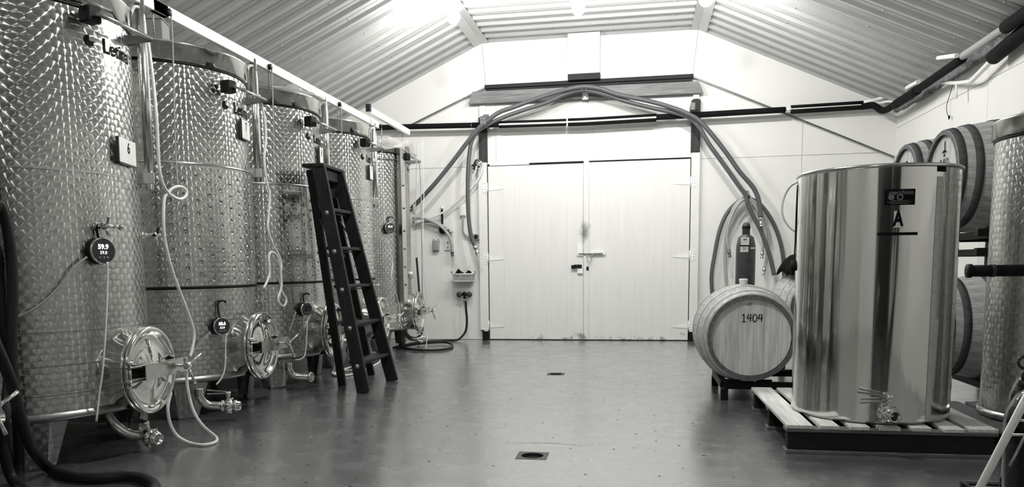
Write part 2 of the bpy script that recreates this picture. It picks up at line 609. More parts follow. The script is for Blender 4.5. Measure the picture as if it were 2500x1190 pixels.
def build_floor():
    xs = sorted({WL - 0.1, WR + 0.1} | {d[0] + s * d[2] / 2 for d in DRAINS for s in (-1, 1)})
    ys = sorted({WREAR - 0.1, WB + 0.1} | {d[1] + s * d[2] / 2 for d in DRAINS for s in (-1, 1)})
    mb = MB()
    for i in range(len(xs) - 1):
        for j in range(len(ys) - 1):
            cx, cy = (xs[i] + xs[i + 1]) / 2, (ys[j] + ys[j + 1]) / 2
            if any(abs(cx - d[0]) < d[2] / 2 and abs(cy - d[1]) < d[2] / 2 for d in DRAINS): continue
            mb.add([(xs[i], ys[j], 0), (xs[i + 1], ys[j], 0), (xs[i + 1], ys[j + 1], 0), (xs[i], ys[j + 1], 0)], [(0, 1, 2, 3)])
    fl = mb.build('floor', 'floor_paint'); fl['kind'] = 'structure'
    fl['label'] = 'worn painted concrete floor of the cellar'
    # hairline crack behind the near drain
    pts = [at(x, y, Z=0.0006) for x, y in ((1215, 1080), (1258, 1083), (1305, 1082), (1350, 1083), (1385, 1086), (1420, 1088), (1450, 1086), (1510, 1083))]
    pts = spline(pts, 6)
    vs, fs = [], []
    for k, p in enumerate(pts):
        w = 0.0022 * math.sin(PI * (k + 0.5) / len(pts)) * random.uniform(0.5, 1.2)
        j = random.uniform(-0.003, 0.003)
        vs += [(p.x, p.y - w + j, 0.0006), (p.x, p.y + w + j, 0.0006)]
    for k in range(len(pts) - 1): fs.append((2 * k, 2 * k + 2, 2 * k + 3, 2 * k + 1))
    MB().add(vs, fs).build('crack', 'dark_hole', fl)
    for k, (x, y, s, tilt) in enumerate(DRAINS):
        t = thing('floor_drain', ['square iron floor drain with round opening, nearest the camera', 'small worn floor drain in the middle of the floor, beyond the other'][k], 'drain', (x, y, 0), 0.0)
        # square frame with a round hole
        n = 32; h = s / 2; r = s * 0.36
        vs, fs = [], []
        for q in range(n):
            a = 2 * PI * q / n + PI / 4
            c, sn = math.cos(a), math.sin(a); mxx = max(abs(c), abs(sn))
            vs += [(h * c / mxx, h * sn / mxx, 0.001), (r * c, r * sn, 0.001), (r * c, r * sn, -0.05)]
        for q in range(n):
            p = (q + 1) % n
            fs += [(3 * q, 3 * p, 3 * p + 1, 3 * q + 1), (3 * q + 1, 3 * p + 1, 3 * p + 2, 3 * q + 2)]
        MB().add(vs, fs).build('drain_frame', 'drain_iron', t)
        MB().lathe([(r * 0.98, -0.018), (r * 0.86, -0.018), (r * 0.86, -0.03), (r * 0.98, -0.03)], 32).build('drain_ring', 'drain_iron', t)
        g = MB()
        for i in range(-2, 3): g.box((i * r * 0.33, 0, -0.026), (0.006, 2 * r * 0.85, 0.006))
        g.build('drain_grate', 'drain_iron', t)
        MB().disc(s * 0.5, -0.07, 24).build('drain_bottom', 'dark_hole', t)


def gable_line(x):
    if x < -1.882: return 3.159 + 0.425 * (x + 1.882)
    if x > 0.618: return 3.155 - 0.4477 * (x - 0.618)
    return 3.157


def roof_line(x):
    if x < KNEE_L: return EAVE + (FLAT - EAVE) * (x - WL) / (KNEE_L - WL)
    if x > KNEE_R: return EAVE + (FLAT - EAVE) * (WR - x) / (WR - KNEE_R)
    return FLAT


def xz_prism(mb, poly, y0, y1):
    """polygon in x, z given thickness along y"""
    M = Matrix(((1, 0, 0, 0), (0, 0, -1, 0), (0, 1, 0, 0), (0, 0, 0, 1)))
    return mb.prism(poly, -y1, -y0, M)


def yz_prism(mb, poly, x0, x1):
    M = Matrix(((0, 0, 1, 0), (1, 0, 0, 0), (0, 1, 0, 0), (0, 0, 0, 1)))
    return mb.prism(poly, x0, x1, M)


def build_walls():
    # back wall: backing, two rows of painted sheets, and the proud gable cladding in three pieces
    wb = struct('wall_back', 'white panelled gable wall with the double door')
    xz_prism(MB(), [(WL, 0), (WR, 0), (WR, EAVE + 0.1), (KNEE_R, FLAT + 0.1), (KNEE_L, FLAT + 0.1), (WL, EAVE + 0.1)], WB + 0.013, WB + 0.12).build('wall_backing', 'wall_paint', wb)
    seams = [WL, -2.99, -1.77, -0.55, 0.67, 1.89, WR]
    g = 0.0022
    for k in range(len(seams) - 1):
        x0, x1 = seams[k] + g, seams[k + 1] - g
        xz_prism(MB(), [(x0, 0.004), (x1, 0.004), (x1, 2.203 - g), (x0, 2.203 - g)], WB, WB + 0.0128).build('wall_panel', 'wall_paint', wb)
        br = [x for x in (-1.882, 0.618) if x0 < x < x1]
        top = [(x, gable_line(x) + 0.05) for x in [x1] + sorted(br, reverse=True) + [x0]]
        xz_prism(MB(), [(x0, 2.203 + g), (x1, 2.203 + g)] + top, WB, WB + 0.0128).build('wall_panel', 'wall_paint', wb)
    c = 0.002
    pieces = [
        [(WL, gable_line(WL)), (-1.882 - c, gable_line(-1.882)), (KNEE_L - c, FLAT), (WL, EAVE)],
        [(-1.882 + c, 3.158), (0.618 - c, 3.156), (KNEE_R - c, FLAT), (KNEE_L + c, FLAT)],
        [(0.618 + c, 3.155), (WR, gable_line(WR)), (WR, EAVE), (KNEE_R + c, FLAT)]]
    for p in pieces:
        xz_prism(MB(), p, WB - 0.045, WB + 0.012).build('gable_panel', 'wall_paint', wb)
    # screws on the lower sheets beside the door
    mb = MB()
    for x in (0.72, 0.95, 1.85, 1.93, -2.12, -2.9):
        for z in (0.15, 0.55, 0.95, 1.35, 1.75, 2.12):
            mb.lathe([(0.009, 0), (0.007, 0.003), (0, 0.004)], 8, frame_to((x + random.uniform(-.01, .01), WB, z), (0, -1, 0)))
    mb.build('wall_screws', 'wall_paint', wb, kind='stuff')
    # side walls
    for nm, X, sgn, lab in (('wall_right', WR, 1, 'white sheeted side wall behind the barrels'), ('wall_left', WL, -1, 'white side wall behind the row of tanks')):
        w = struct(nm, lab)
        xs = (X + 0.012 * sgn, X + 0.12 * sgn)
        yz_prism(MB(), [(WREAR, 0), (WB, 0), (WB, EAVE + 0.08), (WREAR, EAVE + 0.08)], min(xs), max(xs)).build('wall_backing', 'wall_paint', w)
        ys = [WREAR + 0.05]
        y = WB - 0.004
        cols = []
        while y > WREAR + 0.1:
            cols.append((max(WREAR, y - 2.44), y)); y -= 2.44
        for (y0, y1) in cols:
            for z0, z1 in ((0.004, 2.46), (2.465, EAVE + 0.04)):
                px = (X, X + 0.0118 * sgn)
                yz_prism(MB(), [(y0 + 0.002, z0), (y1 - 0.002, z0), (y1 - 0.002, z1), (y0 + 0.002, z1)], min(px), max(px)).build('wall_panel', 'wall_paint', w)
    # the end wall behind the camera
    wr = struct('wall_rear', 'end wall behind the camera')
    xz_prism(MB(), [(WL, 0), (WR, 0), (WR, EAVE + 0.1), (KNEE_R, FLAT + 0.1), (KNEE_L, FLAT + 0.1), (WL, EAVE + 0.1)], WREAR - 0.1, WREAR).build('wall_panel', 'rear_wall', wr)
    # unseen dark timber door added right of the middle to darken the steel reflections
    d = struct('door_3', 'wide dark timber sliding door behind the camera')
    n = 13
    for k in range(n):
        x0 = -0.85 + k * 0.285
        MB().box((x0 + 0.1425, WREAR + 0.03, 1.23), (0.283, 0.05, 2.44), None, 0, 0.002).build('plank', 'wood_ladder', d)
    MB().box((0.95, WREAR + 0.06, 2.47), (3.6, 0.03, 0.05), None, 0, 0.002).build('door_rail', 'steel_dull', d)


def build_ceiling():
    ce = struct('ceiling', 'ribbed metal sheet ceiling, flat in the middle and sloping to both sides')
    pitch = 0.229
    nrib = 4
    prof = []
    for k in range(nrib):
        o = k * pitch
        prof += [(o, 0), (o + 0.076, 0), (o + 0.080, 0.004), (o + 0.088, 0.004), (o + 0.092, 0), (o + 0.160, 0), (o + 0.176, -0.030), (o + 0.210, -0.030), (o + 0.226, 0)]
    prof.append((nrib * pitch, 0))
    def sheet(p0, p1):
        """sheet spanning from p0 to p1 in x, z; profile along y"""
        d = Vector((p1[0] - p0[0], 0, p1[1] - p0[1])).normalized()
        nrm = Vector((-d.z, 0, d.x))
        if nrm.z < 0: nrm = -nrm
        vs, fs = [], []
        for y, h in prof:
            for p in (p0, p1):
                q = Vector((p[0], 0, p[1])) + nrm * h
                vs.append((q.x, y, q.z))
        for k in range(len(prof) - 1):
            fs.append((2 * k, 2 * k + 1, 2 * k + 3, 2 * k + 2))
        return MB().add(vs, fs).mesh('ceiling_sheet')
    meshes = [sheet((KNEE_L - 0.01, FLAT), (KNEE_R + 0.01, FLAT)), sheet((WL - 0.02, EAVE - 0.01), (KNEE_L, FLAT)), sheet((KNEE_R, FLAT), (WR + 0.02, EAVE - 0.01))]
    w = nrib * pitch
    n = int((WB - WREAR) / w) + 1
    for me in meshes:
        for k in range(n):
            o = link('ceiling_sheet', me, 'ceiling_paint', ce)
            o.location = (0, WB - 0.004 - (k + 1) * w, 0)
    # flashing along the two bends
    for x, s in ((KNEE_L, -1), (KNEE_R, 1)):
        sl = (FLAT - EAVE) / (KNEE_L - WL)
        poly = [(x - s * 0.09, FLAT - 0.034), (x, FLAT - 0.036), (x + s * 0.09, FLAT - 0.036 - 0.09 * sl), (x + s * 0.09, FLAT - 0.031 - 0.09 * sl), (x, FLAT - 0.031), (x - s * 0.09, FLAT - 0.030)]
        xz_prism(MB(), poly if s > 0 else list(reversed(poly)), WREAR, WB - 0.05).build('ceiling_flashing', 'ceiling_paint', ce)
    # screw heads in rows along the ribs
    mb = MB()
    y = WB - 0.115
    k = 0
    while y > 1.0:
        for X0, Z0, X1, Z1 in ((WL, EAVE, KNEE_L, FLAT), (KNEE_R, FLAT, WR, EAVE), (KNEE_L, FLAT, KNEE_R, FLAT)):
            for t in (0.1, 0.35, 0.62, 0.88):
                if (k + int(t * 10)) % 2: continue
                p = (X0 + (X1 - X0) * t, y, Z0 + (Z1 - Z0) * t)
                nrm = Vector((Z1 - Z0, 0, -(X1 - X0))).normalized()
                mb.lathe([(0.009, 0), (0.008, 0.006), (0.004, 0.009), (0, 0.009)], 6, frame_to(p, nrm))
        y -= 0.229; k += 1
    mb.build('ceiling_screws', 'galvanized', ce, kind='stuff')


def build_doors():
    yf = WB - 0.028          # face of the leaves
    for n, (x0, x1) in enumerate(((-1.872, -0.672), (-0.666, 0.612))):
        d = struct('door_%d' % (n + 1), ['left leaf of the white plank double door', 'right leaf of the white plank double door'][n])
        MB().box(((x0 + x1) / 2, WB - 0.0015, 1.116), (x1 - x0 + 0.026, 0.002, 2.222)).build('dark_gap', 'dark_hole', d)  # black sheet behind the leaf paints in the darkness of the gaps
        k = 6
        for i in range(k):
            a, b = x0 + (x1 - x0) * i / k, x0 + (x1 - x0) * (i + 1) / k
            zt = 2.200 + (0.004 if n else -0.004)
            mb = MB().box(((a + b) / 2, yf + 0.0125, (0.012 + zt) / 2), (b - a - 0.0006, 0.025, zt - 0.012), None, 0, 0.0)
            mb.build('plank', 'wall_paint_door', d)
        s = -1 if n == 0 else 1
        xj = x0 - 0.008 if n == 0 else x1 + 0.008
        for z in (1.93, 1.05, 0.19):
            h = MB()
            h.box((xj + s * 0.034, WB - 0.062, z), (0.056, 0.004, 0.15), None, 0, 0.001)
            h.cyl((xj, WB - 0.06, z - 0.06), (xj, WB - 0.06, z + 0.06), 0.008, 10)
            ho = h.build('hinge', 'white_enamel', d)
            M = Matrix(((1, 0, 0, 0), (0, 0, -1, 0), (0, 1, 0, 0), (0, 0, 0, 1)))
            poly = [(xj - s * 0.01, z + 0.03), (xj - s * 0.01, z - 0.035), (xj - s * 0.20, z - 0.020), (xj - s * 0.20, z - 0.006)]
            if s > 0: poly.reverse()
            MB().prism(poly, -(yf - 0.0005), -(yf - 0.006), M).build('hinge_strap', 'white_enamel', ho)
            sc = MB()
            for q in range(4):
                for w_ in (0.02, 0.045):
                    sc.lathe([(0.006, 0), (0.004, 0.003), (0, 0.003)], 7, frame_to((xj + s * w_, WB - 0.064, z - 0.055 + q * 0.036), (0, -1, 0)))
            sc.build('hinge_screws', 'galvanized', ho, kind='stuff')
        if n == 1:
            MB().box((-0.637, yf - 0.0105, 1.122), (0.064, 0.02, 2.22), None, 0, 0.002).build('cover_strip', 'wall_paint_door', d)
            p = MB().box((-0.50, yf - 0.026, 1.095), (0.20, 0.008, 0.05), None, 0, 0.002)
            p.box((-0.50, yf - 0.012, 1.095), (0.16, 0.022, 0.03))
            po = p.build('slide_bolt', 'white_enamel', d)
            MB().cyl((-0.73, yf - 0.034, 1.085), (-0.43, yf - 0.034, 1.085), 0.006, 10).build('bolt_rod', 'steel_dull', po)
            MB().tube(spline([(-0.632, yf - 0.036, 1.085), (-0.622, yf - 0.04, 1.05), (-0.615, yf - 0.044, 1.0), (-0.595, yf - 0.046, 0.985), (-0.575, yf - 0.044, 1.0), (-0.568, yf - 0.04, 1.05), (-0.558, yf - 0.036, 1.085)], 5), 0.006, 8).build('bolt_loop', 'steel_satin', po)
            MB().box((-0.618, yf - 0.026, 0.905), (0.030, 0.010, 0.045), None, 0, 0.002).build('lock_keeper', 'paint_black', d)
        else:
            MB().box((-0.718, yf - 0.006, 1.14), (0.068, 0.010, 0.16), None, 0, 0.002).build('bolt_keeper_plate', 'white_enamel', d)
            h = MB().bar((-0.82, yf - 0.032, 0.922), (-0.75, yf - 0.038, 0.934), 0.012, 0.045, (0, 0, 1), 0.002)
            h.bar((-0.75, yf - 0.038, 0.934), (-0.69, yf - 0.030, 0.928), 0.012, 0.045, (0, 0, 1), 0.002)
            ho = h.build('latch_handle', 'paint_black', d)
            MB().box((-0.712, yf - 0.016, 0.873), (0.064, 0.03, 0.062), None, 0, 0.003).build('lock_case', 'white_enamel', d)
    # jambs with black feet
    for n, (x0, x1, zt) in enumerate(((-1.992, -1.886, 2.245), (0.622, 0.722, 2.272))):
        t = struct('trim_%d' % (n + 1), ['white timber jamb left of the double door', 'white timber jamb right of the double door'][n])
        MB().box(((x0 + x1) / 2, WB - 0.031, (0.13 + zt) / 2), (x1 - x0, 0.058, zt - 0.13), None, 0, 0.003).build('jamb', 'wall_paint', t)
        MB().box(((x0 + x1) / 2 + (0.012 if n == 0 else -0.012), WB - 0.03, 0.064), (0.078, 0.056, 0.126), None, 0, 0.003).build('jamb_foot', 'paint_black', t)
    t = struct('trim_3', 'thin white cleat over the left door leaf')
    MB().box((-1.60, WB - 0.02, 2.215), (0.50, 0.034, 0.024), None, 0, 0.002).build('cleat', 'wall_paint', t)


def build_over_door():
    y = WB
    # weathered header board and the dark steel angle above it
    o = MB()
    xz_prism(o, [(-2.10, 2.962), (0.745, 2.955), (0.69, 3.09), (-2.045, 3.105)], y - 0.098, y - 0.062)
    tag(o.build('header_board', 'wood_weathered'), 'long weathered wooden board fixed across the wall above the double door', 'board')
    o = MB().box((-0.632, y - 0.066, 3.160), (2.52, 0.040, 0.045), None, 0, 0.002)
    o.box((-0.632, y - 0.055, 3.128), (2.5, 0.012, 0.03))
    t = tag(o.build('steel_angle', 'steel_dull'), 'dark steel angle lying along the top of the weathered board', 'beam')
    t.data.materials.clear(); t.data.materials.append(MATS['paint_black'])
    # dark strips that paint in the shade under the sloping gable cladding edges
    for n, (xa, xb) in enumerate(((-2.95, -1.89), (0.63, 2.885))):
        t = struct('trim_%d' % (4 + n), ['dark sloping strip left of the door head', 'dark sloping strip running down to the right corner'][n])
        MB().bar((xa, y - 0.052, gable_line(xa) + 0.002), (xb, y - 0.052, gable_line(xb) + 0.002), 0.016, 0.016, (0, -1, 0)).build('strip', 'steel_dull', t)
    # white boxed hanger with its dark end block
    w = thing('boxed_hanger', 'white boxed post coming down from the ceiling onto a dark block', 'post', (-0.662, y - 0.10, 3.165))
    MB().box((0, 0, 0.32), (0.385, 0.11, 0.51), None, 0, 0.003).build('casing', 'wall_paint', w)
    MB().box((0.003, -0.004, 0.038), (0.384, 0.125, 0.072), None, 0, 0.004).build('end_block', 'wood_dark_x', w)
    # posts above the jambs with their hose brackets
    for n, (x, zt, br) in enumerate(((-1.93, 2.80, 0.052), (0.665, 2.86, -0.052))):
        t = thing('wall_post', ['dark timber post above the left door jamb, with a short hose bracket', 'dark timber post above the right door jamb, with a short hose bracket'][n], 'post', (x, y, 2.245 + 0.03 * n))
        MB().box((0, -0.031, (zt - 2.245) / 2), (0.105, 0.058, zt - 2.25), None, 0, 0.003).build('post', 'wood_dark_post', t)
        MB().box((0.0, -0.026, zt - 2.245 + 0.075), (0.07, 0.045, 0.13), None, 0, 0.002).build('packing', 'wall_paint', t)
        M = Matrix.Translation((br, -0.18, 0.50 - 0.02 * n)) @ Matrix.Rotation(0.35 if n == 0 else -0.1, 4, 'X')
        MB().box((0, 0, 0), (0.05 if n else 0.07, 0.26, 0.085), M, 0, 0.004).build('bracket', 'wood_weathered', t)
    # steel hook that carries the top of the hoses
    h = thing('hose_hook', 'small galvanized hook holding the hoses at the middle of the board', 'hook', (-0.647, y - 0.10, 2.985))
    MB().box((0, -0.004, 0.0), (0.07, 0.008, 0.085), None, 0, 0.002).build('plate', 'white_enamel', h)
    for s in (-1, 1):
        MB().tube(spline([(s * 0.022, -0.008, -0.02), (s * 0.022, -0.06, -0.012), (s * 0.024, -0.17, 0.0), (s * 0.024, -0.19, 0.05)], 5), 0.006, 8).build('prong', 'steel_dull', h)


def sleeve(p0, p1, r, bend=None, n=10, sag=0.0):
    p0, p1 = Vector(p0), Vector(p1)
    pts = []
    for k in range(n + 1):
        t = k / n
        p = p0.lerp(p1, t); p.z -= sag * 4 * t * (1 - t)
        pts.append(p)
    return pts


def build_pipes():
    y = WB - 0.17
    t = thing('insulated_pipe', 'long white water pipe in black foam sleeves running along the back wall and right eave', 'pipe', (0, 0, 0))
    # run on the back wall, sagging over the door
    wall = [Vector((WL + 0.05, y, 2.72)), Vector((-2.9, y, 2.705)), Vector((-1.95, y, 2.685)), Vector((-0.65, y, 2.672)), Vector((0.67, y, 2.69)), Vector((1.70, y, 2.705)), Vector((2.55, y, 2.72)), Vector((2.74, y - 0.05, 2.735)), Vector((2.80, y - 0.2, 2.70)), Vector((2.80, y - 0.6, 2.69))]
    MB().tube(spline(wall, 8), 0.014, 10).build('pipe', 'white_plastic', t)
    def wz(x): # height of the run at x
        for a, b in zip(wall[:-1], wall[1:]):
            if a.x <= x <= b.x: return a.z + (b.z - a.z) * (x - a.x) / (b.x - a.x)
        return wall[-1].z
    def foam(x0, x1, r, dz=0.0, dy=0.0):
        n = max(3, int((x1 - x0) / 0.15))
        pts = [(x0 + (x1 - x0) * k / n, y + dy, wz(x0 + (x1 - x0) * k / n) + dz) for k in range(n + 1)]
        MB().tube(pts, r, 12).build('foam_sleeve', 'foam_black', t)
    foam(-4.05, -2.05, 0.033); foam(-2.04, -1.70, 0.034)
    foam(-1.70, -0.87, 0.017, 0.024); foam(-1.70, -0.87, 0.018, -0.028)       # split sleeve, white pipe showing between
    foam(-0.85, 0.20, 0.018, 0.026); foam(-0.85, 0.20, 0.022, -0.028)
    foam(0.20, 1.66, 0.034)
    foam(1.72, 2.50, 0.020, 0.026); foam(1.72, 2.60, 0.026, -0.026)
    MB().tube([(1.655, y, wz(1.66)), (1.70, y - 0.005, wz(1.7) + 0.004), (1.73, y, wz(1.73))], 0.021, 10).build('tape_wrap', 'white_plastic', t)
    MB().tube([(2.50, y, wz(2.5) + 0.024), (2.62, y, 2.765), (2.76, y - 0.06, 2.80), (2.79, y - 0.3, 2.80)], 0.020, 10).build('tape_wrap', 'white_plastic', t)
    # run along the right eave towards the camera
    X = 2.71
    e = lambda x, y_: at(x, y_, X=X)
    def run(name, mat, a, b, r):
        MB().tube(sleeve(a, b, r), r, 12).build(name, mat, t)
    MB().tube(spline([(2.48, y, wz(2.48) - 0.02), (2.60, y - 0.02, wz(2.55) - 0.015), (2.68, y - 0.12, e(2185, 256).z), e(2185, 256), e(2200, 246)], 6), 0.036, 12).build('foam_sleeve', 'foam_black', t)
    run('foam_sleeve', 'foam_black', e(2185, 256), e(2240, 220), 0.045)
    run('foam_sleeve', 'foam_black', e(2236, 222), e(2350, 143), 0.038)
    run('tape_wrap', 'white_plastic', e(2222, 215) + Vector((-0.03, 0, 0.0)), e(2250, 202) + Vector((-0.03, 0, 0.01)), 0.022)
    run('pipe', 'grey_plastic', e(2345, 141), e(2460, 64), 0.032)
    run('foam_sleeve', 'foam_black', e(2456, 66), e(2456, 66) + (e(2540, 8) - e(2456, 66)) * 3.2, 0.05)
    run('pipe_stub', 'white_plastic', e(2305, 141) + Vector((-0.05, 0, 0)), e(2352, 135) + Vector((-0.05, 0, 0)), 0.020)
    # second pipe lower on the wall
    t2 = thing('branch_pipe', 'white branch pipe with thick black foam lower on the right wall', 'pipe', (0, 0, 0))
    X2 = 2.80
    e2 = lambda x, y_: at(x, y_, X=X2)
    MB().tube(sleeve(e2(2370, 200), e2(2432, 136), .02), 0.022, 12).build('pipe', 'white_plastic', t2)
    MB().tube(sleeve(e2(2426, 140), e2(2426, 140) + (e2(2540, 45) - e2(2426, 140)) * 2.6, .02), 0.058, 14).build('foam_sleeve', 'foam_black', t2)
    MB().tube([e2(2300, 202), e2(2335, 203), e2(2372, 199)], 0.017, 10).build('pipe', 'white_plastic', t2)
    MB().tube([e2(2335, 203), e2(2335, 240)], 0.010, 8).build('pipe_stub', 'white_plastic', t2)
    # closure pieces at the top of the right wall, under the roofing
    c = struct('trim_6', 'uneven grey closure strips between the right wall and the ceiling')
    yy = WB - 0.02
    while yy > 3.2:
        L = 0.229
        h = random.uniform(0.07, 0.105)
        MB().box((WR - 0.02, yy - L / 2, EAVE - h / 2 + 0.02), (0.035, L - 0.012, h + 0.03), None, 0, 0.004).build('closure', 'closure_grey', c)
        yy -= L
    # thin wire hanging on the right wall
    w = thing('hanging_wire', 'thin dark wire with a small tip hanging on the white right wall', 'wire', (0, 0, 0))
    pts = px_path([(2330, 158), (2328, 195), (2321, 225), (2312, 255), (2312, 275), (2317, 288)], X=2.87)
    MB().tube(spline(pts, 5), 0.0028, 6).build('wire', 'rubber_black', w)
    MB().lathe([(0.009, 0.02), (0.009, 0.0), (0.001, -0.02)], 8, Matrix.Translation(pts[-1])).build('tip', 'rubber_black', w)


def build_lamps():
    rows = [(7.75, (-1.80, -0.58, 0.60)), (3.9, (-0.58,)), (-0.9, (-0.58,))]
    names = ['ceiling lamp above the left side of the double door', 'ceiling lamp above the white boxed post', 'ceiling lamp above the right side of the double door']
    for r, (y, xs) in enumerate(rows):
        for k, x in enumerate(xs):
            lab = 'glowing ' + names[k] if r == 0 else 'globe ceiling lamp ' + ('over the middle of the aisle' if r == 1 else 'behind the camera')
            t = thing('ceiling_lamp', lab, 'lamp', (x, y, FLAT - 0.03), 0, 'globe lamps on the ceiling')
            drop = 0.20 if r == 0 else 0.0
            MB().lathe([(0.0, 0), (0.06, 0), (0.06, -0.018), (0.012, -0.03), (0.010, -0.03 - drop), (0.075, -0.035 - drop), (0.075, -0.045 - drop), (0.045, -0.05 - drop), (0.04, -0.065 - drop), (0.0, -0.065 - drop)], 24).build('base', 'white_enamel', t)
            MB().lathe([(r_, z_ - drop) for r_, z_ in ((0.036, -0.06), (0.05, -0.075), (0.062, -0.10), (0.062, -0.125), (0.05, -0.155), (0.03, -0.172), (0, -0.178))], 24).build('globe', ['lamp_glow_soft', 'lamp_glow', 'lamp_glow_dim'][r], t)


build_floor()
build_walls()
build_ceiling()
build_doors()
build_over_door()
build_pipes()
build_lamps()

# ---------------------------------------------------------------- steel tanks
MESH = {}


def cached(key, fn):
    if key not in MESH: MESH[key] = fn()
    return MESH[key]


def cyl_sheet(R, z0, z1, a0, a1, na, nz=1, holes=False):
    """part of an upright cylinder with uv in metres"""
    vs, fs, uv = [], [], []
    for j in range(nz + 1):
        z = z0 + (z1 - z0) * j / nz
        for i in range(na + 1):
            a = a0 + (a1 - a0) * i / na
            vs.append((R * math.cos(a), R * math.sin(a), z)); uv.append((R * a, z))
    for j in range(nz):
        for i in range(na):
            p = j * (na + 1) + i
            fs.append((p, p + 1, p + na + 2, p + na + 1))
    return vs, fs, uv


def uv_mesh(name, vs, fs, uv):
    me = bpy.data.meshes.new(name)
    me.from_pydata(vs, [], fs)
    lay = me.uv_layers.new(name='UVMap')
    idx = np.empty(len(me.loops), dtype=np.int32); me.loops.foreach_get('vertex_index', idx)
    lay.data.foreach_set('uv', np.asarray(uv, dtype=np.float32)[idx].ravel())
    me.polygons.foreach_set('use_smooth', [True] * len(me.polygons))
    me.update()
    return me


def shell_mesh(R=TANK_R, z0=0.255, z1=2.215):
    vs, fs, uv = cyl_sheet(R, z0, z1, -PI, PI, 120, 1)
    return uv_mesh('shell', vs, fs, uv)


def jacket_mesh(R, z0, z1):
    """cooling jacket skin with rows of pressed dimples"""
    da = math.radians(3.9); ch = 0.0755; rr = 0.0135; dep = 0.011
    vs, fs, uv = [], [], []
    def P(a, z, lift=0.0):
        vs.append(((R + lift) * math.cos(a), (R + lift) * math.sin(a), z)); uv.append((R * a, z)); return len(vs) - 1
    col = 0
    a = -math.radians(93.6)
    while a < math.radians(85):
        ac = a + da
        off = 0.0 if col % 2 == 0 else ch / 2
        z = z0 - (ch - off if off else 0.0)
        while z < z1 - 1e-4:
            lo, hi = max(z, z0), min(z + ch, z1)
            zc = z + ch / 2
            if hi - lo > ch * 0.99:
                ring0 = [(ac - da, lo), (ac, lo), (ac + da, lo), (ac + da, zc), (ac + da, hi), (ac, hi), (ac - da, hi), (ac - da, zc)]
                i0 = [P(x, y) for x, y in ring0]
                def ring(r, lift):
                    out = []
                    for k in range(8):
                        t = -3 * PI / 4 + k * PI / 4
                        out.append(P(ac + r * math.cos(t) / R, zc + r * math.sin(t), lift))
                    return out
                i1 = ring(rr, 0.0); i1b = ring(rr, 0.0); i2 = ring(rr * 0.75, -dep * 0.55); i3 = ring(rr * 0.38, -dep * 0.95); c = P(ac, zc, -dep)
                for k in range(8):
                    k2 = (k + 1) % 8
                    for A, B in ((i0, i1), (i1b, i2), (i2, i3)): fs.append((A[k], A[k2], B[k2], B[k]))
                    fs.append((i3[k], i3[k2], c))
            elif hi - lo > 0.004:
                i0 = [P(ac - da, lo), P(ac, lo), P(ac + da, lo), P(ac + da, hi), P(ac, hi), P(ac - da, hi)]
                fs.append((i0[0], i0[1], i0[4], i0[5])); fs.append((i0[1], i0[2], i0[3], i0[4]))
            z += ch
        a += 2 * da; col += 1
    # welded edges back to the shell
    n = 40
    for zz in (z0, z1):
        s = len(vs)
        for k in range(n + 1):
            aa = -math.radians(93.6) + (a + math.radians(93.6)) * k / n
            P(aa, zz); P(aa, zz, -0.012)
        for k in range(n): fs.append((s + 2 * k, s + 2 * k + 2, s + 2 * k + 3, s + 2 * k + 1))
    return uv_mesh('jacket', vs, fs, uv)


def ring_mesh(name, prof, seg=96):
    return MB().lathe(prof, seg).mesh(name)


def leg_mesh(a):
    """sheet metal leg: a folded plate that tapers to a small foot"""
    mb = MB()
    ca, sa = math.cos(a), math.sin(a)
    T = Vector((-sa, ca, 0)); O = Vector((ca, sa, 0))
    def q(t, o, z): return tuple(T * t + O * o + Vector((0, 0, z)))
    zt = 0.235
    top = [(-0.15, 0.545), (-0.07, 0.59), (0.07, 0.59), (0.15, 0.545)]
    bot = [(-0.085, 0.53), (-0.045, 0.575), (0.045, 0.575), (0.085, 0.53)]
    vs = [q(t, o, zt) for t, o in top] + [q(t, o, 0.012) for t, o in bot] + [q(t, o - 0.02, zt) for t, o in top] + [q(t, o - 0.02, 0.012) for t, o in bot]
    fs = []
    for k in range(3):
        fs.append((k, k + 4, k + 5, k + 1)); fs.append((8 + k, 8 + k + 1, 8 + k + 5, 8 + k + 4))
    fs += [(4, 12, 13, 5), (5, 13, 14, 6), (6, 14, 15, 7), (0, 8, 12, 4), (3, 7, 15, 11)]
    mb.add(vs, fs)
    vs2 = []
    uvs = []
    me = mb.mesh('leg')
    lay = me.uv_layers.new(name='UVMap')
    for lp in me.loops:
        c = me.vertices[lp.vertex_index].co
        lay.data[lp.index].uv = (c.x * T.x + c.y * T.y, c.z)
    return me


MAN_Z, MAN_R = 0.432, 0.212


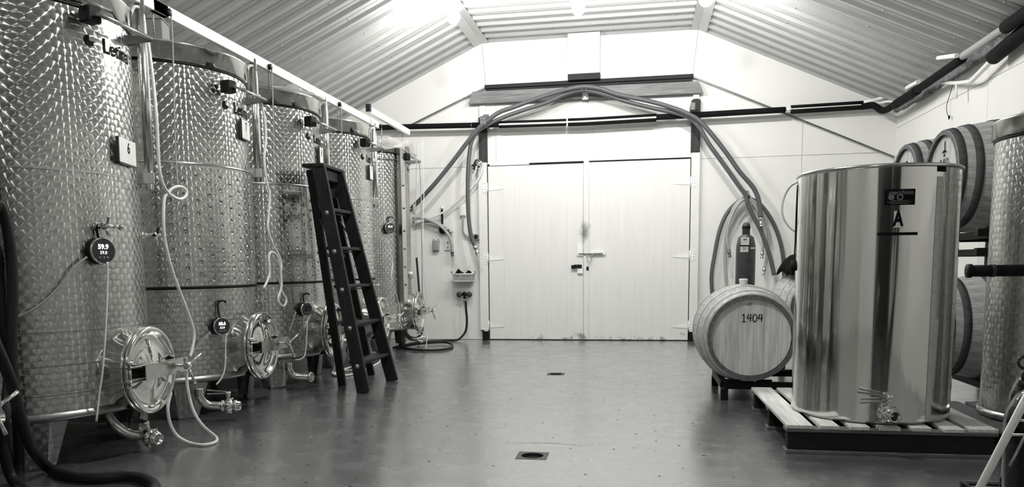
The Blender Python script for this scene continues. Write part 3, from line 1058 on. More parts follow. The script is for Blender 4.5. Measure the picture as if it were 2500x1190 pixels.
def manway_parts(tank, turn=0.03):
    """round door on the aisle side of a tank; built about local +x"""
    MX = Matrix(((0, 0, 1, 0), (1, 0, 0, 0), (0, 1, 0, 0), (0, 0, 0, 1)))      # local z -> +x
    base = Matrix.Translation((0, 0, MAN_Z)) @ MX
    def neck():
        return MB().lathe([(MAN_R - 0.004, 0.50), (MAN_R - 0.004, 0.665), (MAN_R + 0.012, 0.672), (MAN_R + 0.014, 0.684), (MAN_R + 0.004, 0.690), (MAN_R - 0.02, 0.690), (MAN_R - 0.02, 0.5)], 64, base).mesh('manway')
    mw = link('manway', cached('manway', neck), 'steel_bright', tank)
    def door():
        mb = MB()
        mb.lathe([(MAN_R + 0.006, 0.694), (MAN_R + 0.016, 0.700), (MAN_R + 0.016, 0.712), (MAN_R + 0.004, 0.720), (MAN_R - 0.012, 0.716), (MAN_R - 0.022, 0.700), (MAN_R - 0.045, 0.692), (MAN_R - 0.10, 0.704), (0.06, 0.716), (0.0, 0.720)], 64, base)
        return mb.mesh('manway_door')
    link('manway_door', cached('manway_door', door), 'steel_bright', mw)
    for k in range(3):
        def rib():
            mb = MB()
            a = PI / 2 + k * 2 * PI / 3
            mb.tube([(0.708 + 0.0105, 0.05 * math.cos(a), MAN_Z + 0.05 * math.sin(a)), (0.700, (MAN_R - 0.05) * math.cos(a), MAN_Z + (MAN_R - 0.05) * math.sin(a))], 0.004, 6)
            return mb.mesh('door_rib')
        link('door_rib', cached('door_rib%d' % k, rib), 'steel', mw)
    def clamp():
        mb = MB()
        for dz, w in ((0.036, 1), (-0.036, 1)):
            p = [(-0.235, 0.640), (-0.235, 0.735), (-0.16, 0.752), (0.26, 0.765), (0.26, 0.735), (-0.16, 0.722), (-0.20, 0.70), (-0.20, 0.640)]
            M = Matrix(((0, 1, 0, 0), (1, 0, 0, 0), (0, 0, 1, MAN_Z + dz), (0, 0, 0, 1)))
            mb.prism([(a, b) for a, b in reversed(p)], -0.003, 0.003, M)
        mb.bar((0.762, -0.14, MAN_Z), (0.766, 0.26, MAN_Z), 0.004, 0.076, (0, 0, 1))
        return mb.mesh('clamp_bar')
    link('clamp_bar', cached('clamp_bar', clamp), 'steel', mw)
    def hinge():
        mb = MB()
        mb.cyl((0.725, -0.215, MAN_Z - 0.055), (0.725, -0.215, MAN_Z + 0.055), 0.008, 10)
        mb.lathe([(0.0, 0.012), (0.016, 0.012), (0.018, 0.004), (0.018, -0.006), (0, -0.006)], 6, Matrix.Translation((0.725, -0.215, MAN_Z + 0.058)))
        return mb.mesh('hinge_pin')
    link('hinge_pin', cached('hinge_pin', hinge), 'steel', mw)
    link('latch_pin', cached('latch_pin', lambda: MB().cyl((0.70, 0.225, MAN_Z - 0.05), (0.70, 0.225, MAN_Z + 0.05), 0.008, 10).mesh('latch_pin')), 'steel', mw)
    def wing():
        mb = MB()
        c = Vector((0.80, 0.17, MAN_Z))
        mb.cyl((0.715, 0.17, MAN_Z), (0.835, 0.17, MAN_Z), 0.009, 12)
        mb.lathe([(0, 0.0), (0.02, 0.0), (0.02, 0.03), (0, 0.03)], 14, frame_to(c, (1, 0, 0)))
        for a in (0.6, 0.6 + 2 * PI / 3, 0.6 + 4 * PI / 3):
            d = Vector((0.35, math.cos(a), math.sin(a))).normalized()
            mb.tube([c + Vector((0.015, 0, 0)), c + Vector((0.015, 0, 0)) + d * 0.05, c + Vector((0.015, 0, 0)) + d * 0.105], [0.007, 0.007, 0.009], 10)
        return mb.mesh('wing_handle')
    link('wing_handle', cached('wing_handle', wing), 'steel_bright', mw)
    mw.rotation_euler = (0, 0, turn)
    return mw


def valve_mesh(name='valve'):
    """butterfly valve with clamp collars and an open union; flow along local z, mouth at z = 0.12"""
    mb = MB()
    mb.lathe([(0.0, -0.02), (0.026, -0.02), (0.026, 0.0), (0.036, 0.004), (0.038, 0.012), (0.036, 0.02), (0.030, 0.022), (0.030, 0.03), (0.044, 0.034), (0.046, 0.05), (0.044, 0.066), (0.030, 0.07), (0.028, 0.078), (0.036, 0.082), (0.038, 0.092), (0.036, 0.10), (0.030, 0.102), (0.029, 0.12), (0.024, 0.12), (0.023, 0.07), (0, 0.068)], 28)
    for k in range(4):
        a = PI / 4 + k * PI / 2
        mb.cyl((0.047 * math.cos(a), 0.047 * math.sin(a), 0.03), (0.047 * math.cos(a), 0.047 * math.sin(a), 0.072), 0.005, 8)
    mb.cyl((0, 0.04, 0.05), (0, 0.085, 0.05), 0.012, 12)
    mb.lathe([(0, 0.0), (0.017, 0.0), (0.017, 0.018), (0, 0.02)], 12, frame_to((0, 0.075, 0.05), (0, 1, 0)))
    return mb.mesh(name)


def handle_mesh():
    mb = MB()
    for dy in (0.0, -0.016):
        mb.bar((0.0, 0.092 + dy * 0.6, 0.05), (0.0, 0.104 + dy * 1.6, -0.075), 0.014, 0.004, (0, 1, 0))
    return mb.mesh('valve_handle')


def outlet(tank, path, mouth_dir, r=0.026, valve=True, roll=0.0, handle=True):
    """outlet bend under a tank; path in tank coordinates"""
    pts = spline(path, 8)
    mb = MB().tube(pts, r, 16, True)
    d = Vector(mouth_dir).normalized()
    p = pts[-1]
    if not valve:
        M = frame_to(p, d)
        mb.lathe([(r, -0.01), (r + 0.012, 0.0), (r + 0.012, 0.012), (r + 0.002, 0.016), (r - 0.004, 0.016), (r - 0.004, -0.02), (0, -0.02)], 24, M)
    o = mb.build('outlet_pipe', 'steel', tank)
    if valve:
        v = link('valve', cached('valve', valve_mesh), 'steel_bright', o)
        v.matrix_local = frame_to(p, d) @ Matrix.Rotation(roll, 4, 'Z')
        if handle:
            h = link('valve_handle', cached('valve_handle', handle_mesh), 'steel', o)
            h.matrix_local = frame_to(p, d) @ Matrix.Rotation(roll, 4, 'Z')
    return o


def sample_valve(tank, a, z, R=TANK_R, turn=0.0):
    mb = MB()
    O = Vector((math.cos(a), math.sin(a), 0)); p = Vector((R * O.x, R * O.y, z))
    T = Vector((-O.y, O.x, 0))
    mb.lathe([(0.022, -0.006), (0.022, 0.008), (0.012, 0.012), (0.012, 0.05), (0.018, 0.052), (0.018, 0.07), (0.010, 0.074), (0.010, 0.095), (0, 0.095)], 14, frame_to(p, O))
    mb.tube([p + O * 0.06 - T * 0.025, p + O * 0.06 + T * 0.05, p + O * 0.062 + T * 0.09], [0.010, 0.010, 0.012], 10)
    mb.lathe([(0, -0.006), (0.016, -0.006), (0.016, 0.006), (0, 0.006)], 12, frame_to(p + O * 0.062 + T * 0.085, T))
    mb.tube([p + O * 0.065, p + O * 0.075 + Vector((0, 0, -0.045))], 0.008, 8)
    mb.bar(p + O * 0.07 + Vector((0, 0, 0.0)), p + O * 0.085 + Vector((0, 0, 0.045)), 0.006, 0.012)
    return mb.build('sample_valve', 'steel_bright', tank)


def pie_logo(mb, R, a, z, r):
    """disc with one quarter taken out"""
    vs, fs = [((R + 0.003) * math.cos(a), (R + 0.003) * math.sin(a), z)], []
    n = 24
    for k in range(n + 1):
        t = PI / 2 + 1.5 * PI * k / n
        x, y = r * math.cos(t), r * math.sin(t)
        vs.append(((R + 0.003) * math.cos(a + x / R), (R + 0.003) * math.sin(a + x / R), z + y))
    for k in range(n): fs.append((0, k + 1, k + 2))
    return mb.add(vs, fs)


def make_tank(Y, label, digit=None, plate=None, jacket=False, logo=True, logo_pos=None, rail_z=2.10, legs=(-48, 52, 170), mast=True, arm=None, simple=False, lines=()):
    R = TANK_R
    t = thing('fermentation_tank', label, 'tank', (TANK_X, Y, 0), 0, 'row of tall steel fermentation tanks')
    c = (TANK_X, Y)
    link('shell', cached('shell', shell_mesh), 'steel_turned', t)
    link('top_band', cached('top_band', lambda: ring_mesh('top_band', [(R + 0.004, 2.205), (R + 0.014, 2.208), (R + 0.014, 2.300), (R + 0.020, 2.304), (R + 0.020, 2.316), (R + 0.010, 2.322), (R - 0.004, 2.318), (R - 0.004, 2.20)])), 'steel_bright', t)
    link('band_groove', cached('band_groove', lambda: ring_mesh('band_groove', [(R + 0.0015, 2.190), (R + 0.006, 2.192), (R + 0.006, 2.203), (R + 0.0015, 2.206)])), 'paint_black', t)
    link('lid', cached('lid', lambda: MB().lathe([(R - 0.006, 2.17), (R - 0.03, 2.20), (0.1, 2.235), (0.1, 2.27), (0.0, 2.275)], 64).mesh('lid')), 'steel_satin', t)
    link('bottom', cached('bottom', lambda: MB().lathe([(R + 0.004, 0.275), (R + 0.016, 0.262), (R + 0.018, 0.248), (R + 0.006, 0.236), (R - 0.05, 0.222), (0.0, 0.150)], 96).mesh('bottom')), 'steel_base', t)
    for a in legs:
        link('leg', cached('leg%d' % a, lambda: leg_mesh(math.radians(a))), 'steel_turned_large', t)
        mb = MB(); ar = math.radians(a)
        mb.box((0.557 * math.cos(ar), 0.557 * math.sin(ar), 0.006), (0.05, 0.10, 0.012), None, ar)
        link('foot_pad', cached('foot%d' % a, lambda: mb.mesh('foot_pad')), 'steel_dull', t)
    if jacket:
        link('jacket', cached('jacket', lambda: jacket_mesh(R + 0.010, 0.845, 1.595)), 'steel_turned', t)
        link('weld_seam', cached('weld_hi', lambda: ring_mesh('weld_seam', [(R + 0.001, 1.592), (R + 0.015, 1.595), (R + 0.015, 1.605), (R + 0.001, 1.609)])), 'steel', t)
        link('weld_seam', cached('weld_lo', lambda: ring_mesh('weld_seam', [(R + 0.001, 0.826), (R + 0.012, 0.829), (R + 0.012, 0.841), (R + 0.001, 0.845)])), 'rubber_black', t)
    for z in lines:
        link('weld_seam', cached('line%.3f' % z, lambda: ring_mesh('weld_seam', [(R + 0.0003, z - 0.0016), (R + 0.0009, z), (R + 0.0003, z + 0.0016)])), 'steel_dull', t)
    manway_parts(t, 0.05 if digit == '6' else 0.025)
    if logo:
        a0, z0 = logo_pos
        mb = MB()
        pie_logo(mb, R, a0, z0, 0.027)
        lo = mb.build('logo_mark', 'ink_black', t)
        def word():
            m_ = MB(); text_on_cyl(m_, 'Letina', 0.098, R, 0.0, 0.0, 0.0022, 0, 1.02, 0.003); return m_.mesh('lettering')
        w = link('lettering', cached('letina', word), 'ink_black', t)
        w.rotation_euler = (0, 0, a0 + 0.205 / R); w.location = (0, 0, z0 - 0.004)
    if digit:
        (a, z, wd, ht, tilt) = plate
        O = Vector((math.cos(a), math.sin(a), 0)); T = Vector((-O.y, O.x, 0))
        M = Matrix((T, Vector((0, 0, 1)), O)).transposed().to_4x4(); M.translation = O * (R + 0.012) + Vector((0, 0, z))
        M = M @ Matrix.Rotation(tilt, 4, 'Z')
        p = MB().box((0, 0, 0), (wd, ht, 0.010), M, 0, 0.002).build('number_plate', 'white_plastic', t)
        MB().box((-wd / 2 - 0.004, 0, 0.001), (0.008, ht, 0.014), M).box((0, -ht / 2 - 0.003, 0.001), (wd, 0.008, 0.014), M).build('plate_frame', 'panel_dark', p)
        mb = MB(); text_flat(mb, digit, ht * 0.62, M @ Matrix.Translation((wd * 0.06, ht * 0.14, 0.0062)), 0.0010, 0, 0.72)
        mb.build('digit', 'ink_black', p)
    # ladder rail: dark block, straight tube and a pressed end bracket
    rail = MB().tube([(0.705, -0.20, rail_z), (0.70, 0.215, rail_z)], 0.011, 12).build('ladder_rail', 'steel', t)
    MB().box((0.645, -0.175, rail_z + 0.005), (0.075, 0.07, 0.075), None, -0.28, 0.006).build('rail_block', 'paint_black', rail)
    mb = MB()
    mb.add([(0.56, 0.19, rail_z + 0.02), (0.56, 0.19, rail_z - 0.030), (0.555, 0.225, rail_z - 0.028), (0.70, 0.222, rail_z - 0.012), (0.70, 0.222, rail_z + 0.012), (0.555, 0.225, rail_z + 0.02)],
           [(0, 1, 2, 5), (0, 5, 4), (1, 3, 2), (1, 0, 4, 3), (2, 3, 4, 5)])
    mb.build('rail_bracket', 'steel_dull', rail)
    # mast with clamp, hoist arm with pulley and rope
    if mast:
        am = math.radians(mast if mast is not True else 31)
        mx, my = 0.655 * math.cos(am), 0.655 * math.sin(am)
        zb = 1.39 if not jacket else 1.56
        ms = MB().cyl((mx, my, zb), (mx, my, 2.40), 0.025, 16).build('mast', 'steel', t)
        MB().box((mx * 0.965, my * 0.965, zb + 0.06), (0.095, 0.055, 0.062), None, am, 0.003).build('mast_clamp', 'steel_satin', ms)
        MB().tube(spline([(mx - 0.02, my - 0.055, 2.30), (mx - 0.005, my - 0.04, 2.345), (mx + 0.012, my - 0.005, 2.34), (mx + 0.02, my + 0.004, 2.26), (mx + 0.02, my + 0.004, 2.05), (mx + 0.02, my + 0.004, 1.75)], 6), 0.009, 10).build('overflow_tube', 'white_tube', ms)
        if arm:
            y0, y1 = arm
            az = 2.405
            hb = MB().bar((mx, y0, az), (mx, y1, az), 0.035, 0.065, (0, 0, 1), 0.003).build('hoist_arm', 'white_enamel', t)
            yp = y1 - 0.02
            MB().lathe([(0, -0.008), (0.022, -0.008), (0.017, 0), (0.022, 0.008), (0, 0.008)], 16, frame_to((mx + 0.03, yp, az - 0.01), (1, 0, 0))).build('pulley', 'paint_black', hb)
            MB().tube(spline([(mx + 0.032, yp + 0.02, az - 0.01), (mx + 0.032, yp + 0.018, 2.2), (mx + 0.03, yp - 0.005, 1.75), (mx + 0.03, yp - 0.012, 1.40)], 6), 0.0045, 6).build('rope', 'rope', hb)
            MB().tube([(mx - 0.01, y0 + 0.03, az - 0.03), (mx - 0.012, y0 + 0.035, 2.25)], 0.0045, 6).build('rope', 'rope', hb)
    return t


def build_tanks():
    lab = 'tall disc-polished steel tank, '
    T = {}
    T[5] = make_tank(2.32, lab + 'out of frame at the left edge, only its outlet fittings showing', logo=False, mast=False)
    T[6] = make_tank(3.60, lab + 'nearest and largest in view, plate number 6', '6', (math.radians(8.5), 1.555, 0.175, 0.125, -0.04), False, True, (math.radians(-11.5), 2.052), 2.145, (-48, 52, 170), 33, (-0.55, 0.60), lines=(1.79, 1.42, 0.66, 0.5, 0.36))
    T[7] = make_tank(4.86, lab + 'with dimpled jacket and plate number 7', '7', (math.radians(9), 1.873, 0.155, 0.125, 0.0), True, True, (math.radians(-11.4), 1.995), 2.088, (-48, 49, 170), 33, (-0.80, 0.58), lines=(1.98, 1.80, 0.62, 0.44))
    T[8] = make_tank(6.12, lab + 'with dimpled jacket and plate number 8, behind the ladder', '8', (math.radians(11), 1.878, 0.145, 0.13, 0.0), True, True, (math.radians(-10), 1.998), 2.095, (-48, 49, 170), 33, (-0.68, 0.66), lines=(0.6, 0.42))
    T[9] = make_tank(7.38, lab + 'with plate number 9, right of the ladder top', '9', (math.radians(7), 1.875, 0.14, 0.13, 0.0), True, True, (math.radians(-10), 2.005), 2.12, (-48, 49, 170), 33, (-0.60, 0.52), lines=(0.6, 0.42))
    T[10] = make_tank(8.72, lab + 'last in the row, beside the back wall', None, None, False, True, (math.radians(4), 2.065), 2.165, (-48, 49, 170), False, lines=(1.2, 0.7))
    # vertical post, sight glass and inspection stub of the last tank
    t = T[10]
    p10 = MB().box((0.60, -0.24, 1.40), (0.055, 0.075, 1.70), None, -0.35, 0.004).build('guide_post', 'steel', t)
    b = MB()
    for z in (0.75, 0.95, 1.15, 1.35, 1.6, 1.85): b.lathe([(0.012, 0), (0.010, 0.008), (0, 0.008)], 8, frame_to((0.628, -0.25, z), (0.94, -0.34, 0)))
    b.build('post_bolts', 'steel_dull', p10, kind='stuff')
    O = Vector((0.998, 0.05, 0))
    MB().lathe([(0.045, 0), (0.045, 0.025), (0.035, 0.035), (0.018, 0.04), (0, 0.04)], 24, frame_to((0.598, 0.03, 0.86), O)).build('inspection_stub', 'steel_bright', t)
    MB().tube(spline([(0.62, 0.30, 2.18), (0.66, 0.33, 2.1), (0.66, 0.34, 1.4), (0.655, 0.34, 0.8), (0.65, 0.33, 0.3)], 6), 0.006, 8).build('level_tube', 'steel_satin', t)
    MB().box((0.585, 0.30, 1.63), (0.03, 0.04, 0.12), None, 0.5, 0.004).build('level_bracket', 'steel_satin', t)
    link('weld_seam', ring_mesh('weld_seam', [(0.604, 2.12), (0.612, 2.124), (0.612, 2.130), (0.604, 2.134)]), 'steel_dull', t)
    h = MB().bar((0.57, -1.18, 2.50), (0.57, 0.20, 2.50), 0.035, 0.065, (0, 0, 1), 0.003).build('hoist_arm', 'white_enamel', t)
    MB().box((0.57, -1.17, 2.515), (0.05, 0.035, 0.075), None, 0, 0.003).build('arm_end_cap', 'panel_dark', h)
    MB().tube([(0.59, -1.16, 2.48), (0.59, -1.16, 2.36), (0.585, -1.15, 2.3)], 0.0045, 6).build('rope', 'rope', h)
    # sample valves
    sample_valve(T[6], math.radians(-14), 1.165)
    sample_valve(T[6], math.radians(33), 1.14)
    sample_valve(T[7], math.radians(44), 0.71)
    sample_valve(T[8], math.radians(40), 0.80)
    sample_valve(T[9], math.radians(38), 0.76)
    # outlets, each placed as the photograph shows it (tank coordinates)
    outlet(T[6], [(0.50, -0.06, 0.21), (0.54, -0.05, 0.15), (0.58, -0.01, 0.10), (0.64, 0.05, 0.075)], (0.75, -0.35, -0.02), roll=0.3)
    outlet(T[7], [(0.54, -0.52, 0.22), (0.54, -0.52, 0.17), (0.57, -0.49, 0.115), (0.64, -0.45, 0.10)], (0.85, 0.25, -0.02), roll=0.2)
    outlet(T[8], [(0.54, -0.52, 0.22), (0.54, -0.52, 0.17), (0.57, -0.49, 0.115), (0.68, -0.44, 0.10)], (0.9, -0.15, 0.0), valve=False, r=0.028)
    outlet(T[9], [(0.54, -0.50, 0.22), (0.54, -0.50, 0.17), (0.57, -0.47, 0.115), (0.64, -0.43, 0.10)], (0.85, 0.25, 0.0), roll=0.2)
    outlet(T[10], [(0.50, 0.08, 0.22), (0.54, 0.05, 0.15), (0.60, 0.02, 0.115), (0.68, 0.02, 0.11)], (0.3, 0.95, 0.0), roll=0.4)
    outlet(T[5], [(0.40, 0.30, 0.22), (0.42, 0.34, 0.25), (0.44, 0.38, 0.30), (0.47, 0.43, 0.33)], (0.75, 0.25, 0.12), roll=-0.6)
    return T


TANKS = build_tanks()


def controller(label, Y, a, z, r, hook, l1, l2, cable, drop, on=True):
    """round digital temperature display hanging on a hook from a tank"""
    O = Vector((math.cos(a), math.sin(a), 0)); T = Vector((-O.y, O.x, 0))
    base = Vector((TANK_X, Y, z)) + O * (TANK_R + 0.028)
    t = thing('temperature_display', label, 'thermostat', base, 0, 'round temperature displays on the tanks')
    nrm = (O + Vector((0.05, -0.12, 0.0))).normalized()
    F = frame_to((0, 0, 0), nrm)
    MB().lathe([(0, -0.030), (r * 0.92, -0.030), (r, -0.024), (r, 0.016), (r * 0.94, 0.022), (0, 0.022)], 32, F).build('case', 'rubber_black', t)
    MB().lathe([(r * 0.93, 0.0215), (r * 1.015, 0.014), (r * 1.015, 0.020), (r * 0.96, 0.026), (r * 0.93, 0.0245)], 40, F).build('bezel', 'steel_bright', t)
    face = MB().disc(r * 0.94, 0.0235, 32, F).build('face', 'panel_dark', t)
    def put(s, size, y, mat, name, bold=0.0):
        mb = MB(); text_flat(mb, s, size, F @ Matrix.Translation((0, y, 0.0245)), bold); mb.build(name, mat, face)
    if on:
        put(l1, r * 0.50, r * 0.30, 'display_glow', 'reading', 0.001)
        put(l2, r * 0.34, -r * 0.14, 'display_glow', 'set_point')
    else:
        MB().box((0, r * 0.35, 0.0240), (r * 0.75, r * 0.30, 0.002), F).box((0, -r * 0.08, 0.0240), (r * 0.75, r * 0.26, 0.002), F).build('screen', 'dark_hole', face)
    mb = MB()
    for k in (-1, 0, 1): mb.lathe([(r * 0.11, 0), (r * 0.11, 0.001), (0, 0.001)], 8, F @ Matrix.Translation((k * r * 0.32, -r * 0.52, 0.0238)))
    mb.build('buttons', 'ink_grey', face, kind='stuff')
    hz = hook - z
    MB().tube(spline([(0, 0, r * 0.9), tuple(-O * 0.012 + Vector((0, 0, hz * 0.6))), tuple(-O * 0.012 + Vector((0, 0, hz))), tuple(O * 0.0 + T * 0.03 + Vector((0, 0, hz + 0.012))), tuple(O * 0.0 + T * 0.05 + Vector((0, 0, hz)))], 5), 0.006, 8).build('hook', 'rubber_black', t)
    if cable: MB().tube([p - base for p in spline(cable, 8)], 0.0055, 8).build('cable', 'hose_light', t)
    if drop: MB().tube([p - base for p in spline(drop, 8)], 0.005, 8).build('probe_lead', 'white_tube', t)
    return t


def rad(*pts, X=None, c=None, R=0.66):
    out = []
    for x, y in pts:
        if c is not None:
            a, z = on_cyl(x, y, c, R); out.append(Vector((c[0] + R * math.cos(a), c[1] + R * math.sin(a), z)))
        else: out.append(at(x, y, X=X))
    return out


def build_controllers():
    c6, c7, c8 = (TANK_X, 3.60), (TANK_X, 4.86), (TANK_X, 6.12)
    controller('round lit temperature display at waist height on the nearest tank', 3.60, math.radians(-15), 1.045, 0.064, 1.165, '59.9', '59.0',
               rad((212, 628), (180, 655), (150, 695), (110, 735), (70, 762), (40, 775), c=c6, R=0.628), rad((262, 640), (262, 700), (258, 800), (251, 900), (243, 960), (235, 1030), c=c6, R=0.66))
    controller('round lit temperature display low on the second tank, left of its round door', 4.86, math.radians(-26), 0.585, 0.057, 0.735, '60.6', '62.0',
               rad((514, 812), (500, 825), (485, 845), (470, 862), c=c7, R=0.64), rad((551, 812), (551, 850), (549, 900), (540, 925), (528, 940), c=c7, R=0.63))
    controller('round unlit temperature display low on the third tank', 6.12, math.radians(-24), 0.622, 0.054, 0.735, '', '',
               rad((722, 762), (715, 785), (706, 810), c=c8, R=0.64), rad((751, 770), (749, 820), (745, 865), (735, 877), (722, 879), c=c8, R=0.63), on=False)
    o = controller('small round temperature display at the side of the last tank', 8.72, math.radians(-38), 1.375, 0.062, 1.49, '61.4', '', None,
                   rad((946, 590), (958, 640), (956, 680), (968, 720), (976, 760), (975, 800), X=-2.58))


build_controllers()

# ---------------------------------------------------------------- on and about the tanks
def film_cover(label, c, z, R, seed, drop=0.12):
    rnd = random.Random(seed)
    n, m = 72, 9
    ph = [rnd.uniform(0, 6.28) for _ in range(8)]
    vs, fs = [], []
    for j in range(m):
        for i in range(n):
            a = 2 * PI * i / n
            w = 0.010 * math.sin(9 * a + ph[0] + j) + 0.012 * math.sin(17 * a + ph[1]) + 0.006 * math.sin(31 * a + ph[2] - j)
            if j < 5:
                r = R * (j / 4.0) * 1.0 + 0.02 * (j / 4.0); zz = z + 0.05 * (1 - (j / 4.0) ** 2) + w * (j / 4.0)
                if j == 0: r = 0.01; zz = z + 0.06
            else:
                t = (j - 4) / (m - 5)
                r = R + 0.022 + 0.012 * t + w * t * 1.3; zz = z - drop * t * (1 + 0.35 * math.sin(5 * a + ph[3]))
            vs.append((r * math.cos(a), r * math.sin(a), zz))
    for j in range(m - 1):
        for i in range(n):
            i2 = (i + 1) % n
            fs.append((j * n + i, j * n + i2, (j + 1) * n + i2, (j + 1) * n + i))
    o = MB().add(vs, fs, True).build('plastic_film', 'film')
    o.location = (c[0], c[1], 0)
    return tag(o, label, 'plastic film')


def build_tank_extras():
    film_cover('crumpled clear plastic film over the top of the tank with plate 8', (TANK_X, 6.12), 2.345, 0.615, 3, 0.03)
    film_cover('crumpled clear plastic film hanging over the rim of the last tank', (TANK_X, 8.72), 2.345, 0.64, 5, 0.10)
    b = thing('junction_box', 'plain grey box standing on top of the tank with plate 7', 'box', (-2.98, 4.62, 2.322), 0.3)
    MB().box((0, 0, 0.085), (0.10, 0.16, 0.17), None, 0, 0.004).build('body', 'grey_box', b)
    MB().box((0, 0, 0.173), (0.108, 0.168, 0.010), None, 0, 0.002).build('cover', 'grey_box', b)
    X = -2.47
    # white tubing, each length a thing
    w = thing('white_tubing', 'white tubing hanging between tanks 6 and 7 with one small loop', 'tube', (0, 0, 0))
    loop = [(433 + 20 * math.cos(a), 472 - 15 * math.sin(a)) for a in [2.9 + 2 * PI * k / 10 for k in range(11)]]
    pts = [(362, 105), (374, 200), (383, 300), (388, 400), (396, 444), (410, 470), (424, 484), (440, 486), (452, 477), (452, 464), (440, 456), (424, 459), (412, 472), (405, 486), (399, 530), (401, 575), (408, 615), (423, 669), (448, 736), (468, 790), (474, 820), (470, 850), (464, 872)]
    P = [at(x, y, X=-2.52 if y > 300 else -2.585 + 0.065 * (y - 105) / 200) for x, y in pts]
    for k in range(6, 14): P[k] = P[k] + Vector((0.012 * (10 - k) / 4.0, 0, 0))
    MB().tube(spline(P, 6), 0.0085, 10).build('tube', 'white_tube', w)
    w = thing('white_tubing', 'white tubing twisted in a long loop in front of the tank with plate 8', 'tube', (0, 0, 0))
    pts = [(633, 232), (646, 290), (649, 340), (645, 390), (651, 444), (658, 476), (656, 524), (654, 559), (666, 597), (678, 619), (687, 645), (684, 683), (688, 712), (699, 731), (694, 747), (684, 744), (679, 728), (687, 699), (684, 651), (675, 624), (662, 616), (656, 629), (658, 667), (651, 690), (643, 704)]
    P = [at(x, y, X=-2.54 + (0.012 if k > 14 else 0.0)) for k, (x, y) in enumerate(pts)]
    MB().tube(spline(P, 6), 0.0085, 10).build('tube', 'white_tube', w)
    w = thing('white_tubing', 'white hose drooping from the nearest round door and looping on the floor', 'tube', (0, 0, 0))
    P = [at(455, 905, X=-2.42), at(456, 930, X=-2.42), at(461, 965, X=-2.41), at(474, 1008, X=-2.38), at(497, 1042, X=-2.34), at(528, 1069, Z=0.012), at(524, 1081, Z=0.010), at(497, 1087, Z=0.010), at(464, 1082, Z=0.014), at(434, 1066, X=-2.44), at(417, 1039, X=-2.46), at(410, 1008, X=-2.46), at(411, 985, X=-2.46), at(417, 960, X=-2.46)]
    MB().tube(spline(P, 7), 0.0085, 10).build('tube', 'white_tube', w)
    w = thing('white_tubing', 'white hose coiled on the floor behind the ladder feet', 'tube', (0, 0, 0))
    P = [at(818, 888, X=-2.62), at(815, 905, Z=0.03), at(812, 915, Z=0.01), at(835, 918, Z=0.01), at(862, 914, Z=0.01), at(866, 908, Z=0.01), at(850, 905, Z=0.012), at(825, 908, Z=0.012), at(815, 915, Z=0.024), at(835, 905, Z=0.02), at(860, 897, Z=0.012), at(885, 904, Z=0.01), at(915, 892, Z=0.01), at(928, 882, Z=0.012), at(925, 868, Z=0.04)]
    MB().tube(spline(P, 7), 0.0085, 10).build('tube', 'white_tube', w)
    # thin leads at the last tank
    w = thing('signal_lead', 'thin pale lead hanging in front of the last round door', 'cable', (0, 0, 0))
    P = [at(x, y, X=-2.36) for x, y in [(1031, 345), (1032, 400), (1035, 460), (1033, 540), (1033, 600), (1037, 680), (1042, 740), (1044, 800), (1040, 850), (1036, 868)]]
    MB().tube(spline(P, 5), 0.004, 6).build('lead', 'white_tube', w)
    w = thing('lid_rope', 'thin rope hanging down beside the film-covered last tank', 'rope', (0, 0, 0))
    P = [at(x, y, X=-2.44) for x, y in [(1018, 352), (1017, 420), (1015, 480), (1013, 560)]]
    MB().tube(spline(P, 5), 0.004, 6).build('rope', 'rope', w)
    # dark hoses behind the last tank and coiled on the floor by the wall
    w = thing('dark_hose', 'dark hose standing up behind the last round door', 'hose', (0, 0, 0))
    P = [at(1017, 630, Y=9.45), at(1021, 680, Y=9.4), at(1024, 720, Y=9.35), at(1032, 800, Y=9.25), at(1020, 838, Y=9.1)]
    MB().tube(spline(P, 6), 0.013, 10).build('hose', 'hose_dark', w)
    w = thing('dark_hose', 'black hose from the wall tap coiled on the floor in the corner', 'hose', (0, 0, 0))
    P = [at(1137, 735, Y=9.72), at(1138, 755, Y=9.72), at(1140, 785, Y=9.72), at(1137, 808, Y=9.70), at(1128, 822, Y=9.66), at(1115, 831, Z=0.02), at(1090, 832, Z=0.016), at(1050, 834, Z=0.016), at(1010, 838, Z=0.016), at(985, 846, Z=0.016), at(1000, 853, Z=0.016), at(1050, 856, Z=0.016), at(1095, 852, Z=0.016), at(1104, 843, Z=0.016), at(1085, 836, Z=0.03), at(1040, 838, Z=0.03), at(1000, 842, Z=0.03), at(960, 850, Z=0.016)]
    MB().tube(spline(P, 7), 0.014, 10).build('hose', 'hose_dark', w)
    # the thick dark hoses at the left edge
    w = thing('heavy_hose', 'thick dark hose running down at the left edge and across the floor', 'hose', (0, 0, 0))
    P = [Vector((-3.0, 2.18, 2.37)), Vector((-2.84, 2.20, 2.38)), Vector((-2.575, 2.22, 2.30)), Vector((-2.52, 2.30, 1.7)), Vector((-2.54, 2.5, 1.1)), at(-40, 780, X=-2.62), at(0, 867, X=-2.62), at(30, 941, X=-2.62), at(50, 1019, X=-2.62), at(77, 1093, X=-2.63), at(118, 1143, Z=0.03), at(168, 1163, Z=0.026), at(235, 1168, Z=0.026), at(303, 1164, Z=0.026), at(353, 1170, Z=0.026), at(378, 1189, Z=0.026), at(360, 1212, Z=0.026), at(300, 1215, Z=0.026), at(200, 1220, Z=0.026)]
    MB().tube(spline(P, 8), 0.024, 14).build('hose', 'hose_dark', w)
    w = thing('heavy_hose', 'thick dark hose hanging in an arc from the top of the left edge', 'hose', (0, 0, 0))
